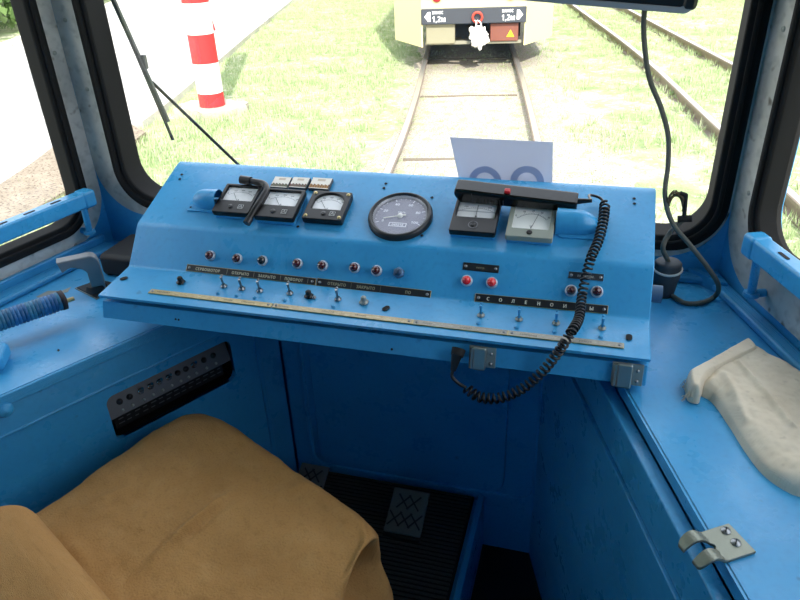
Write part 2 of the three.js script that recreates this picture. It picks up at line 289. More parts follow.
// the tram ahead
{
  const z0 = -10.15, c = hitZ(472, 40, z0), yaw = Math.atan2(-trackRight.z, trackRight.x);
  const fr = new Frame(V(c.x, G, c.z), trackRight, V(0, 1, 0)); // n points back towards us
  const t = thing('tram_car', 'cream tram car standing on the track ahead, seen from its tail', 'tram', [c.x, G, c.z]);
  const P = (px, py) => fr.at(px, py);
  const cream = std('#d3c795', 0.5), dark = std('#1b1b1d', 0.7), under = std('#2c2b2a', 0.8);
  const [pl, py1] = P(421, 9), [pr, py0] = P(526, 22), [, sk] = P(424, 46), [bl] = P(397, 20), [br] = P(547, 20);
  const floorY = sk;
  // body: octagonal plan with tapered tail, above the bumper line
  const W = 1.27, plan = [[pl, 0], [pr, 0], [W, -0.85], [W, -14], [-W, -14], [-W, -0.85]];
  const prism = (pts, y0, y1) => { const g = extr(poly(pts.map(([x, z]) => [x, -z])), y1 - y0); g.rotateX(-Math.PI / 2); g.translate(0, y0, 0); return g; };
  part(t, 'body_shell', fr.on(prism(plan, py1, 3.0)), cream);
  const skirtL = [[pl - 0.005, 0], [pl + 0.02, 0], [pl + 0.02, -0.05], [-W + 0.04, -0.85], [-W + 0.04, -13], [-W, -13], [-W, -0.85]];
  part(t, 'side_skirt', fr.on(prism(skirtL, floorY - 0.02, py1)), cream); part(t, 'side_skirt', fr.on(prism(skirtL.map(([x, z]) => [-x + (pl + pr), z]), floorY - 0.02, py1)), cream);
  part(t, 'bumper_bar', fr.on(rbox(pr - pl, py1 - py0, 0.06, 0.01), (pl + pr) / 2, (py0 + py1) / 2, 0.0), std('#3a3d44', 0.6), 'dark bumper bar with white lettering');
  const bw = pr - pl, bh = py1 - py0;
  part(t, 'lettering', fr.on(new THREE.PlaneGeometry(bw * 0.98, bh * 0.9), (pl + pr) / 2, (py0 + py1) / 2, 0.032), print(1024, 112, (g, w, h) => {
    g.fillStyle = '#3a3d44'; g.fillRect(0, 0, w, h); g.fillStyle = '#f4f4f2'; g.font = 'bold 62px sans-serif'; g.textBaseline = 'middle';
    g.fillText('1,2м', 100, 76); g.fillText('1,2м', w - 235, 76); g.font = 'bold 34px sans-serif'; g.fillText('ЗАНОС', 98, 24); g.fillText('ЗАНОС', w - 232, 24);
    for (const s of [0, 1]) { g.save(); if (s) { g.translate(w, 0); g.scale(-1, 1); } g.beginPath(); g.moveTo(22, 56); g.lineTo(60, 18); g.lineTo(84, 18); g.lineTo(84, 94); g.lineTo(60, 94); g.closePath(); g.fill(); g.restore(); }
  }), 'white arrows and 1,2 m marks');
  part(t, 'underframe', fr.on(prism([[pl + 0.05, -0.45], [pr - 0.05, -0.45], [pr - 0.05, -13], [pl + 0.05, -13]], floorY + 0.05, py0)), under);
  const [gx0, gy0] = P(426, 45), [gx1, gy1] = P(455, 23); part(t, 'grey_locker', fr.on(rbox(gx1 - gx0, gy1 - gy0, 0.3, 0.015), (gx0 + gx1) / 2, (gy0 + gy1) / 2, -0.2), std('#8f8a72', 0.6), 'grey-beige underfloor locker');
  const [rx0, ry0] = P(490, 42), [rx1, ry1] = P(519, 23); part(t, 'red_locker', fr.on(rbox(rx1 - rx0, ry1 - ry0, 0.3, 0.015), (rx0 + rx1) / 2, (ry0 + ry1) / 2, -0.2), std('#7a4636', 0.6), 'red-brown underfloor locker with a yellow warning triangle');
  part(t, 'warning_triangle', fr.on(extr(poly([[-0.06, -0.05], [0.06, -0.05], [0, 0.055]]), 0.004), rx0 + (rx1 - rx0) * 0.72, (ry0 + ry1) / 2 - 0.02, -0.049), std('#f0c81e', 0.5), 'yellow warning triangle');
  part(t, 'sill_beam', fr.on(rbox(pr - pl - 0.1, 0.05, 0.12, 0.01), (pl + pr) / 2, floorY + 0.02, -0.15), std('#8d8a78', 0.7));
  const [cx, cy] = P(476, 18);
  part(t, 'coupler', fr.on(rbox(0.16, 0.3, 0.5, 0.03), cx, py0 - 0.2, -0.2), dark);
  part(t, 'tow_ring', fr.on(new THREE.TorusGeometry(0.07, 0.018, 8, 20), cx + 0.02, cy + 0.02, 0.09), std('#c4402f', 0.5), 'red towing ring');
  for (const wx of [-0.762, 0.762]) for (const wz of [-2.6, -4.4]) part(t, 'wheel', fr.on(cyl(0.33, 0.33, 0.11, 24).rotateZ(Math.PI / 2), wx, 0.41, wz), dark);
  for (const wx of [-0.55, 0.55]) part(t, 'tail_lamp', fr.on(latheZ([[0.07, 0], [0.07, 0.03], [0.05, 0.05], [0, 0.055]], 16), (pl + pr) / 2 + wx, py1 + 0.16, 0), std('#b3202a', 0.3));
  part(t, 'rear_window', fr.on(rbox(pr - pl - 0.35, 0.85, 0.03, 0.1, 4), (pl + pr) / 2, 2.0, 0.005), std('#20262b', 0.08), 'dark rear window');
  // white cloth wrapped round the coupling
  const [qx, qy] = P(478, 35), cl = thing('white_rag', 'white rag bundle tied over the tram coupling', 'cloth', fr.p(qx, qy - 0.18, 0.15).toArray());
  const rg = new THREE.IcosahedronGeometry(0.115, 6); const rp = rg.attributes.position; for (let i = 0; i < rp.count; i++) { const v = V(rp.getX(i), rp.getY(i), rp.getZ(i)); v.multiplyScalar(1 + 1.6 * fbm(v.x * 14, v.y * 11, v.z * 14)); v.y *= 1.15; rp.setXYZ(i, v.x, v.y, v.z); } rg.computeVertexNormals();
  part(cl, 'bundle', fr.on(rg, qx, qy, 0.16), std('#f2efe6', 0.9));
  for (const dx of [-0.05, 0.05]) part(cl, 'tie_string', tube([fr.p(qx + dx, qy + 0.1, 0.17), fr.p(qx + dx * 0.6, qy + 0.2, 0.15), fr.p(cx + dx * 0.3, cy - 0.02, 0.11)], 0.01, 12, 6), std('#f2efe6', 0.9));
}

// ---------------------------------------------------------------- the cab shell
const FLOOR = -0.78, CEIL = 1.27, ZF = -0.38, ZB = 1.32, XL = -0.725, XR = 0.588;
const tL = 12 * Math.PI / 180, tR = 20 * Math.PI / 180;
const frF = new Frame(V(0, 0, ZF), V(1, 0, 0), V(0, 1, 0));
const frL = new Frame(V(XL, 0, ZF), V(Math.sin(tL), 0, -Math.cos(tL)), V(0, 1, 0)); // u runs forward, so s = -u
const frR = new Frame(V(XR, 0, ZF), V(Math.sin(tR), 0, Math.cos(tR)), V(0, 1, 0));  // u runs back, s = u
const leftX = (z) => XL - (z - ZF) * Math.tan(tL), rightX = (z) => XR + (z - ZF) * Math.tan(tR);
const sEndL = (ZB - ZF) / Math.cos(tL), sEndR = (ZB - ZF) / Math.cos(tR), WT = 0.05;
function wallWithHole(name, fr, x0, x1, hole, label) {
  const s = poly([[x0, FLOOR - 0.05], [x1, FLOOR - 0.05], [x1, CEIL + 0.05], [x0, CEIL + 0.05]]); if (hole) s.holes.push(rrShape(...hole, THREE.Path));
  const g = extr(s, WT, 0, 1, 12); g.translate(0, 0, -WT); return structMesh(name, boxUV(fr.on(g)), M.blue, label);
}
const holeF = [-0.668, 0.0, 0.579, 0.98, 0.09], holeL = [-0.78, -0.033, -0.040, 0.98, 0.08], holeR = [0.062, 0.036, 1.3, 0.98, 0.08];
wallWithHole('wall_front', frF, XL - 0.06, XR + 0.06, holeF, 'blue front wall of the cab');
wallWithHole('wall_left', frL, -sEndL, 0.0, holeL, 'blue left wall of the cab');
wallWithHole('wall_right', frR, 0.0, sEndR, holeR, 'blue right wall of the cab');
{ // rear partition, ceiling and floor
  const x0 = leftX(ZB) - 0.06, x1 = rightX(ZB) + 0.06, s = poly([[x0, FLOOR - 0.05], [x1, FLOOR - 0.05], [x1, CEIL + 0.05], [x0, CEIL + 0.05]]);
  const g = extr(s, WT); g.translate(0, 0, ZB); structMesh('wall_back', boxUV(g), M.blue, 'blue rear wall of the cab');
  const plan = [[XL - 0.06, ZF - 0.05], [XR + 0.06, ZF - 0.05], [x1, ZB + 0.05], [x0, ZB + 0.05]];
  structMesh('ceiling', boxUV(flat(plan, CEIL + 0.05, 0.05)), M.ceiling, 'pale cab ceiling');
  structMesh('floor', boxUV(flat(plan, FLOOR, 0.05)), M.floor, 'dark rubber cab floor');
}
function windowIn(n, fr, hole, outer, w, d, screws, label) {
  const root = struct('window_' + n, fr.o.toArray(), label); const [x0, y0, x1, y1, r] = hole;
  const ring = rrShape(x0 - 0.004, y0 - 0.004, x1 + 0.004, y1 + 0.004, r + 0.004); ring.holes.push(rrShape(x0 + w, y0 + w, x1 - w, y1 - w, r - w * 0.7, THREE.Path));
  const gk = extr(ring, d + 0.004, 0.004, 2, 12); gk.translate(0, 0, -d); part(root, 'rubber_gasket', fr.on(gk), M.rubber, 'thick black rubber gasket');
  const lip = rrShape(x0 + w * 0.35, y0 + w * 0.35, x1 - w * 0.35, y1 - w * 0.35, r - w * 0.3); lip.holes.push(rrShape(x0 + w * 0.62, y0 + w * 0.62, x1 - w * 0.62, y1 - w * 0.62, r - w * 0.45, THREE.Path));
  part(root, 'gasket_bead', fr.on(extr(lip, 0.006, 0.002, 2, 12), 0, 0, 0.006), M.rubber);
  const [ox0, oy0, ox1, oy1, or] = outer, sheet = rrShape(ox0, oy0, ox1, oy1, or); sheet.holes.push(rrShape(x0 - 0.001, y0 - 0.001, x1 + 0.001, y1 + 0.001, r, THREE.Path));
  part(root, 'metal_surround', boxUV(fr.on(extr(sheet, 0.0015, 0.0005, 1, 12))), M.metalSheet, 'bare scuffed metal sheet round the window');
  const pg = new THREE.ShapeGeometry(rrShape(x0 + w * 0.5, y0 + w * 0.5, x1 - w * 0.5, y1 - w * 0.5, r - w * 0.5), 12); pg.translate(0, 0, -d + 0.006); part(root, 'pane', fr.on(pg), M.glass, 'clear window pane');
  for (const [u, v] of screws) part(root, 'screw', fr.on(latheZ([[0.0045, 0], [0.004, 0.0018], [0, 0.0026]], 12), u, v, 0.002), M.dullSteel);
}
windowIn(1, frF, holeF, [XL + 0.002, -0.018, XR - 0.001, 1.0, 0.11], 0.027, 0.05, [frF.at(88, 89), frF.at(117, 172), frF.at(66, 20)], 'windscreen with black rubber gasket');
windowIn(2, frL, holeL, [-0.83, -0.068, -0.001, 1.0, 0.11], 0.025, 0.03, [frL.at(54, 53), frL.at(98, 172), frL.at(75, 245)], 'left side window of the cab');
windowIn(3, frR, holeR, [0.001, -0.03, 1.35, 1.0, 0.11], 0.025, 0.03, [frR.at(785, 29), frR.at(750, 193)], 'right side window of the cab');

// wiper outside the windscreen
{
  const z = -0.462, a = hitZ(113, 0, z), b = hitZ(173, 140, z), d = a.clone().sub(b); const top = a.clone().addScaledVector(d, 0.5);
  const t = thing('windscreen_wiper', 'black windscreen wiper parked outside the front glass', 'wiper', hitZ(240, 166, z).toArray());
  part(t, 'blade', rodBetween(b, top, 0.0035), M.black); part(t, 'blade_carrier', rodBetween(hitZ(168, 122, z + 0.004), top.clone().add(V(0, 0, 0.004)), 0.0055), std('#4c4f4b', 0.5, 0.3), 'grey blade carrier');
  part(t, 'arm', rodBetween(hitZ(152, 82, z - 0.012), hitZ(268, 193, z - 0.012), 0.0038, 0.0032), M.black);
  part(t, 'clip', rbox(0.010, 0.030, 0.012, 0.003).translate(...hitZ(144.5, 62, z).toArray()), std('#4c4f4b', 0.5, 0.3));
  part(t, 'pivot', cyl(0.016, 0.016, 0.05, 16).rotateX(Math.PI / 2).translate(...hitZ(268, 193, z + 0.01).toArray()), M.black);
}

// ---------------------------------------------------------------- knee space: front panel, side counters, foot platform
const ZK = -0.30;
{
  const x0 = -0.262, x1 = 0.318;
  const k = struct('wall_knee', [0, FLOOR, ZK], 'dark blue panel under the console');
  part(k, 'back_panel', boxUV(rbox(x1 - x0 + 0.04, 0.76, 0.02, 0.002).translate((x0 + x1) / 2, FLOOR + 0.38, ZK - 0.01)), M.blue);
  const em = rrShape(-0.216, -0.594, 0.226, -0.1, 0.03); part(k, 'raised_panel', boxUV(extr(em, 0.003, 0.003, 3).translate(0, 0, ZK)), M.blue);
  const ring = rrShape(-0.242, -0.612, 0.30, -0.07, 0.02); ring.holes.push(rrShape(-0.232, -0.604, 0.288, -0.08, 0.03, THREE.Path)); part(k, 'edge_bead', boxUV(extr(ring, 0.003, 0.0015, 1).translate(0, 0, ZK)), M.blue);
}
const YR = -0.055, YL = -0.09;
// right counter
const rIn = (z) => 0.423 + (z - 0.007) * 0.3435, lIn = (z) => -0.391 - (z + 0.058) * 0.5344;
{
  const zb = 1.1, t = thing('side_counter', 'light blue painted metal counter under the right side window', 'counter', [0.6, FLOOR, 0.3]);
  const top = flat([[rIn(ZK), ZK], [rIn(zb), zb], [rightX(zb) - 0.002, zb], [rightX(ZF) - 0.002, ZF + 0.002], [rIn(ZK), ZF + 0.002]], YR, 0.018);
  part(t, 'counter_top', boxUV(top), M.blue);
  const dir = V(0.3248, 0, 0.9458), fr = new Frame(V(rIn(0), 0, 0), dir.clone().multiplyScalar(-1), V(0, 1, 0)); // n faces the knee space
  const L0 = -0.3175 - 0.0, span = [-1.16, 0.325];
  part(t, 'edge_strip', fr.on(rbox(span[1] - span[0], 0.020, 0.006, 0.002), (span[0] + span[1]) / 2, YR - 0.010, 0.004), M.blue, 'folded counter edge');
  part(t, 'upper_band', boxUV(fr.on(rbox(span[1] - span[0], 0.072, 0.02, 0.003), (span[0] + span[1]) / 2, YR - 0.018 - 0.040, -0.009)), M.blue);
  part(t, 'lower_panel', boxUV(fr.on(rbox(span[1] - span[0], FLOOR * -1 - 0.15, 0.02, 0.002), (span[0] + span[1]) / 2, (FLOOR - 0.15) / 2, -0.014)), M.blue);
  part(t, 'crease_bead', fr.on(cyl(0.004, 0.004, span[1] - span[0], 10).rotateZ(Math.PI / 2), (span[0] + span[1]) / 2, -0.149, -0.001), M.blue);
  // raised strip round the back and the outer side
  const len = (zb + 0.355) / Math.cos(tR);
  part(t, 'wall_strip', frR.on(rbox(len, 0.014, 0.028, 0.005), 0.026 + len / 2, YR + 0.007, 0.016), M.blue);
  part(t, 'wall_strip', rbox(0.13, 0.014, 0.028, 0.005).translate(0.522, YR + 0.007, ZF + 0.018), M.blue);
  const cor = flat([[0.535, ZF + 0.004], [0.583, ZF + 0.004], [0.597, ZF + 0.055], [0.575, ZF + 0.05]], YR + 0.02, 0.02); part(t, 'corner_gusset', cor, M.blue);
}
{
  const zb = 1.1, t = thing('side_counter', 'light blue painted metal counter under the left side window', 'counter', [-0.65, FLOOR, 0.3]);
  const top = flat([[lIn(ZK + 0.02), ZK + 0.02], [lIn(ZK + 0.02), ZF + 0.002], [leftX(ZF) + 0.002, ZF + 0.002], [leftX(0.75) + 0.002, 0.75], [lIn(0.75), 0.75]], YL, 0.018);
  part(t, 'counter_top', boxUV(top), M.blue);
  const dir = V(0.4713, 0, -0.88196), fr = new Frame(V(lIn(0), 0, 0), dir, V(0, 1, 0)); // u runs forward
  const span = [-0.92, 0.325], mid = (span[0] + span[1]) / 2, len = span[1] - span[0];
  part(t, 'edge_strip', fr.on(rbox(len, 0.020, 0.006, 0.002), mid, YL - 0.010, 0.004), M.blue, 'folded counter edge');
  part(t, 'upper_band', boxUV(fr.on(rbox(len, 0.062, 0.02, 0.003), mid, YL - 0.018 - 0.032, -0.016)), M.blue);
  part(t, 'crease_bead', fr.on(cyl(0.004, 0.004, len, 10).rotateZ(Math.PI / 2), mid, -0.168, -0.008), M.blue);
  // lower panel with the switch recess cut out
  const [a0] = fr.at(112, 412), [a1] = fr.at(238, 362), y0 = -0.296, y1 = -0.197;
  const s = poly([[span[0], FLOOR], [span[1], FLOOR], [span[1], -0.165], [span[0], -0.165]]); s.holes.push(rrShape(a0, y0, a1, y1, 0.016, THREE.Path));
  part(t, 'lower_panel', boxUV(fr.on(extr(s, 0.012), 0, 0, -0.03)), M.blue);
  part(t, 'panel_seam', fr.on(rbox(0.012, 0.6, 0.008, 0.003), fr.at(262, 350)[0], -0.48, -0.017), M.blue);
  // switch recess
  const sw = sub(t, 'switch_panel', 'black recessed switch panel'), w = a1 - a0;
  const back = rbox(w + 0.01, y1 - y0 + 0.01, 0.003, 0.001); back.translate((a0 + a1) / 2, (y0 + y1) / 2, -0.075); part(sw, 'back_plate', fr.on(back), M.black);
  const fl = new Frame(fr.p((a0 + a1) / 2, (y0 + y1) / 2 + 0.014, -0.036), fr.u, fr.v.clone().addScaledVector(fr.n, -0.35));
  part(sw, 'switch_plate', fl.on(rbox(w, 0.045, 0.004, 0.001)), std('#5a5d62', 0.45), 'dark grey switch plate');
  for (const [q0, q1, q2, q3] of [[a0 - 0.004, a0, y0, y1], [a1, a1 + 0.004, y0, y1], [a0, a1, y0 - 0.004, y0], [a0, a1, y1, y1 + 0.004]]) part(sw, 'recess_side', fr.on(rbox(q1 - q0, q3 - q2, 0.06, 0.001), (q0 + q1) / 2, (q2 + q3) / 2, -0.05), M.black);
  part(sw, 'legend', fr.on(new THREE.PlaneGeometry(w * 0.9, 0.035), (a0 + a1) / 2, y0 + 0.022, -0.046), print(512, 72, (g, W, H) => { g.fillStyle = '#111214'; g.fillRect(0, 0, W, H); g.fillStyle = '#6b6e72'; for (let i = 0; i < 14; i++) for (let j = 0; j < 3; j++) g.fillRect(14 + i * 36 + (j % 2) * 3, 10 + j * 20, 16 + ((i * 7 + j * 5) % 12), 5); }), 'faded printed legend');
  [-0.105, -0.085, -0.062, -0.042, -0.022, -0.002, 0.018, 0.036, 0.054, 0.078, 0.10].forEach((u, i) => {
    const lever = [0, 0, 1, 1, 1, 1, 0, 0, 1, 0, 0][i], g = sub(sw, lever ? 'toggle_switch' : 'push_knob');
    part(sw, lever ? 'toggle_switch' : 'switch_knob', merge(fl.on(latheZ([[0.006, 0], [0.006, 0.002], [0.004, 0.003]], 14), u, 0.004, 0.002), lever ? fl.on(rodGeo(0.0018, 0.0028, 0.016, 0.5), u, 0.004, 0.004) : fl.on(latheZ([[0.0055, 0.002], [0.005, 0.006], [0, 0.007]], 14), u, 0.004, 0)), lever ? M.chrome : std('#2c2d30', 0.4)); sw.remove(g);
    part(sw, 'lamp_dot', fl.on(latheZ([[0.003, 0], [0.0028, 0.0015], [0, 0.0022]], 10), u, -0.014, 0.002), M.dullSteel);
  });
  // round push knob on the band and wall strip
  const [ku, kv] = fr.at(5, 410, 0.006); part(t, 'round_knob', fr.on(latheZ([[0.013, -0.006], [0.013, 0.006], [0.010, 0.010], [0, 0.012]], 20), ku, kv, 0.002), M.blue);
  const ls = 1.0; part(t, 'wall_strip', frL.on(rbox(ls, 0.012, 0.05, 0.005), -0.03 - ls / 2, YL + 0.006, 0.026), M.blue); part(t, 'wall_strip', frL.on(rbox(ls, 0.02, 0.012, 0.004), -0.03 - ls / 2, YL + 0.02, 0.008), M.blue);
  // bare patches where the paint has chipped
  const patch = (pts, m) => part(t, 'paint_chip', flat(pts.map(([x, y]) => { const p = hitY(x, y, YL); return [p.x, p.z]; }), YL + 0.0006, 0.0008), m, 'bare metal where the paint has worn off');
  patch([[36, 297], [48, 291], [62, 291], [71, 287], [68, 292], [52, 296], [44, 299]], M.dullSteel); patch([[42, 314], [54, 310], [56, 313], [46, 316]], M.dullSteel); patch([[58, 349], [60, 350], [59, 351.5], [57, 351]], M.blackMatt);
}
function rodGeo(r0, r1, h, tilt = 0) { const g = new THREE.CylinderGeometry(r1, r0, h, 12); g.translate(0, h / 2, 0); g.rotateX(Math.PI / 2); if (tilt) g.rotateX(-tilt); return g; }

{ // foot platform with ribbed mat
  const Y = -0.62, x0 = -0.255, x1 = 0.18, z0 = ZK + 0.004, z1 = 0.06;
  const t = thing('foot_platform', 'raised foot platform with a ribbed black mat under the console', 'platform', [0, FLOOR, 0]);
  const lx = lIn(0.22) + 0.05;
  part(t, 'box', boxUV(rbox(x1 - x0, Y - FLOOR - 0.012, z1 - z0, 0.002).translate((x0 + x1) / 2, (Y + FLOOR) / 2 - 0.006, (z0 + z1) / 2)), M.blue);
  part(t, 'mat', rbox(x1 - x0 - 0.02, 0.010, z1 - z0 - 0.004, 0.002).translate((x0 + x1) / 2 - 0.01, Y - 0.007, (z0 + z1) / 2), M.blackMatt, 'black rubber mat');
  const ribs = []; for (let z = z0 + 0.008; z < z1 - 0.006; z += 0.011) { const g = rbox(x1 - x0 - 0.03, 0.004, 0.0055, 0.0015, 1); g.translate((x0 + x1) / 2 - 0.01, Y - 0.0005, z); ribs.push(g); }
  const r = part(t, 'mat_ribs', merge(...ribs), std('#3a3733', 0.6), 'fine parallel ribs'); r.userData.kind = 'stuff';
  part(t, 'edge_trim', rbox(0.014, 0.16, z1 - z0, 0.003).translate(x1 - 0.004, Y - 0.075, (z0 + z1) / 2), M.blue, 'blue edge board');
  const pedal = (px, py, w, l, label) => {
    const c = hitY(px, py, Y + 0.035), fr = new Frame(c, V(1, 0, 0.0), V(0, 0.42, -1)); const p = thing('foot_pedal', label, 'pedal', [c.x, Y, c.z]);
    part(p, 'pad', fr.on(rbox(w, l, 0.008, 0.003), 0, 0, 0), std('#6b6862', 0.7));
    for (let i = -3; i <= 3; i++) for (const s of [-1, 1]) { const g = rbox(0.0035, l * 1.2, 0.004, 0.001, 1); const sh = poly([[-w / 2, -l / 2], [w / 2, -l / 2], [w / 2, l / 2], [-w / 2, l / 2]]); const L = l * 0.42; const gg = rbox(0.0035, L, 0.003, 0.001, 1); gg.rotateZ(s * 0.7); const u = i * w * 0.14; if (Math.abs(u) + L * 0.32 < w / 2) { part(p, 'tread_bar', fr.on(gg, u, s * l * 0.0 + (i % 2 ? l * 0.2 : -l * 0.2), 0.0052), std('#2b2926', 0.7)); } }
    part(p, 'pedal_arm', rodBetween(fr.p(0, l * 0.3, -0.004), V(c.x, Y, c.z - l * 0.25), 0.008), M.blackMatt); part(p, 'pedal_hinge', cyl(0.006, 0.006, w, 10).rotateZ(Math.PI / 2).translate(c.x, Y + 0.008, c.z + l * 0.46), M.blackMatt);
  };
  pedal(407, 512, 0.082, 0.10, 'worn grey foot pedal with a diamond tread beside the tan seat'); pedal(310, 483, 0.07, 0.09, 'dark foot pedal half hidden behind the tan seat cushion');
}

// ---------------------------------------------------------------- the console
const PF = [-0.041, 0.011], P1 = [0.002, 0.0015], PJ = [0.0115, -0.0865], PK = [0.075, -0.137], PT = [0.1385, -0.298], HW = 0.45;
const surf = (a, b) => new Frame(V(0, a[0], a[1]), V(1, 0, 0), V(0, b[0] - a[0], b[1] - a[1]));
const lipF = surf(PF, P1), ledge = surf(P1, PJ), face = surf(PJ, PK), slope = surf(PK, PT);
const con = thing('control_console', 'light blue sheet-metal driving console with gauges, lamps and switches', 'console', [0, -0.1, -0.15]);
{
  const arc = (p, q, r, rad) => { const a = new THREE.Vector2(p[1] - q[1], p[0] - q[0]).normalize(), b = new THREE.Vector2(r[1] - q[1], r[0] - q[0]).normalize(); const out = []; for (let i = 0; i <= 5; i++) { const t = i / 5; const x = (1 - t) * (1 - t), y = t * t; out.push([q[1] + a.x * rad * x + b.x * rad * y, q[0] + a.y * rad * x + b.y * rad * y]); } return out; };
  const Z = ([y, z]) => [z, y];
  const pts = [[P1[1] + 0.005, -0.0035], [P1[1] + 0.005, P1[0] - 0.001], ...arc([P1[0], P1[1]], PJ, PK, 0.004), ...arc(PJ, PK, PT, 0.006), ...arc(PK, PT, [PT[0], -0.33], 0.008), [-0.318, PT[0] - 0.004], [-0.325, PT[0] - 0.02], [-0.325, -0.003]];
  const s = poly(pts.map(([z, y]) => [-z, y])); const g = extr(s, HW * 2, 0.0012, 1); g.rotateY(Math.PI / 2); g.translate(-HW, 0, 0);
  part(con, 'cover', boxUV(g), M.blue, 'folded sheet-metal cover');
  const tray = poly([[PF[1] * -1, PF[0]], [-(P1[1] + 0.001), -0.0125], [0.325, -0.0125], [0.325, PF[0]]]); const tg = extr(tray, HW * 2 - 0.004, 0.0015, 1); tg.rotateY(Math.PI / 2); tg.translate(-HW + 0.002, 0, 0);
  part(con, 'front_tray', boxUV(tg), M.blue, 'shallow tray under the cover');
}
const holeIn = (fr, px, py, r = 0.0028) => { const [u, v] = fr.at(px, py); part(con, 'screw_hole', fr.on(latheZ([[r, 0], [r * 0.7, 0.0009], [0, 0.001]], 10), u, v, 0.0012), M.blackMatt, 'small dark screw'); };
for (const [x, y] of [[182, 175], [180, 179.5], [386, 184], [384, 188.5], [432, 198], [422, 236], [298, 227], [634, 199], [634.5, 204]]) holeIn(slope, x, y);
for (const [x, y] of [[176, 319], [179, 319.5], [392, 349]]) holeIn(lipF, x, y, 0.002);
const slot = (px, py, w, h, turn) => { const [u, v] = ledge.at(px, py); part(con, 'slot', ledge.on(extr(rrShape(-w / 2, -h / 2, w / 2, h / 2, w / 2), 0.001), u, v, 0.001, turn), M.blackMatt, 'dark slotted hole'); };
slot(386, 309, 0.009, 0.014, -0.5); slot(629, 338, 0.009, 0.014, 0); slot(124, 279, 0.008, 0.014, -0.9);

// indicator lamps
const lensDark = phys({ color: '#4a0a10', roughness: 0.18, clearcoat: 0.8 }), lensBlack = phys({ color: '#0c0c0e', roughness: 0.2, clearcoat: 0.8 }), lensRed = phys({ color: '#e01a1e', roughness: 0.25, clearcoat: 0.8 });
const ringMat = std('#b4bcc4', 0.4, 0.4);
function lamp(px, py, lens, label, blueRing) {
  const [u, v] = face.at(px, py), g = sub(con, 'indicator_lamp', label);
  part(g, 'lamp_ring', face.on(latheZ([[0.0066, 0.0055], [0.0082, 0.005], [0.0092, 0.003], [0.0094, 0]], 24), u, v, 0.001), blueRing ? M.blue : ringMat);
  part(g, 'lens', face.on(latheZ([[0.0074, 0], [0.0074, 0.006], [0.0064, 0.0095], [0.004, 0.0125], [0, 0.0138]], 20), u, v, 0.001), lens);
}
for (const [x, y] of [[211, 256], [238, 259], [298, 264], [323, 266], [355, 268], [377, 271]]) lamp(x, y, lensDark, 'dark red indicator lamp with a pale ring');
lamp(263, 261, lensBlack, 'black indicator lamp with a pale ring');
lamp(467, 281, lensRed, 'bright red indicator lamp'); lamp(492, 283, lensRed, 'bright red indicator lamp');
lamp(571, 291, lensDark, 'dark red indicator lamp with a pale ring'); lamp(597, 292, lensDark, 'dark red indicator lamp with a pale ring');
{ const [u, v] = face.at(399, 273), g = sub(con, 'key_lock', 'blue-grey round lock'); part(g, 'lock_ring', face.on(latheZ([[0.010, 0], [0.0095, 0.004], [0.006, 0.006]], 6), u, v, 0.001), std('#4d6f8f', 0.4, 0.4)); part(g, 'lock_core', face.on(latheZ([[0.006, 0], [0.006, 0.008], [0, 0.0085]], 16), u, v, 0.001), std('#27435f', 0.4, 0.3)); }

// name plates
function plate(fr, pa, pb, h, draw, label, o = {}) {
  const a = fr.at(...pa), b = fr.at(...pb), w = Math.hypot(b[0] - a[0], b[1] - a[1]), ang = Math.atan2(b[1] - a[1], b[0] - a[0]), mu = (a[0] + b[0]) / 2, mv = (a[1] + b[1]) / 2, g = sub(con, 'name_plate', label);
  part(g, 'plate_rim', fr.on(rbox(w, h, 0.0016, 0.0006, 1), mu, mv, 0.001, ang), o.rim ?? M.brass);
  const W = 1024, H = Math.max(24, Math.round(W * (h - 0.0016) / (w - 0.0016)));
  part(g, 'lettering', fr.on(new THREE.PlaneGeometry(w - 0.0016, h - 0.0016), mu, mv, 0.0020, ang), print(W, H, draw, 0.45, o.metal ?? 0.1));
  for (const s of o.screws ?? [-1, 1]) { const d = s * (w / 2 - (o.inset ?? 0.006)); part(g, 'plate_screw', fr.on(latheZ([[0.0026, 0], [0.0022, 0.0012], [0, 0.0016]], 10), mu + Math.cos(ang) * d, mv + Math.sin(ang) * d, 0.0018), M.steel); }
}
const words = (list, bg = '#24262a', fg = '#c8c2a4', size = 0.55) => (g, W, H) => { g.fillStyle = bg; g.fillRect(0, 0, W, H); g.fillStyle = fg; g.strokeStyle = fg; g.textBaseline = 'middle'; g.textAlign = 'center'; g.font = 'bold ' + Math.round(H * size) + 'px sans-serif'; g.lineWidth = 2; for (const [t, x, bar] of list) { if (t) g.fillText(t, x * W, H * 0.54); if (bar) { g.beginPath(); g.moveTo(bar * W, H * 0.1); g.lineTo(bar * W, H * 0.9); g.stroke(); } } };
plate(face, [187, 267.5], [316, 282], 0.0125, words([['СЕРВОМОТОР', 0.17, 0.325], ['ОТКРЫТО', 0.43, 0.535], ['ЗАКРЫТО', 0.635, 0.74], ['ПОВОРОТ', 0.84, 0.945]], undefined, undefined, 0.66), 'black name plate reading СЕРВОМОТОР ОТКРЫТО ЗАКРЫТО ПОВОРОТ');
plate(face, [317, 282], [431, 295], 0.0135, words([['ОТКРЫТО', 0.18, 0.31], ['ЗАКРЫТО', 0.44, 0.57], ['ПО', 0.81]], undefined, '#a39d80', 0.6), 'black name plate reading ОТКРЫТО ЗАКРЫТО');
plate(face, [475, 297.5], [608, 310], 0.0135, words([...'СОЛЕНОИДЫ'].map((c, i) => [c, 0.1 + i * 0.098]), '#202226', '#e4dfcc', 0.66), 'black name plate reading СОЛЕНОИДЫ in spaced letters');
plate(face, [463, 266], [499, 269.5], 0.0125, words([['контр.', 0.5]], '#1d1f22', '#8a8672', 0.4), 'small black name plate over the red lamps', { rim: M.black, inset: 0.005 });
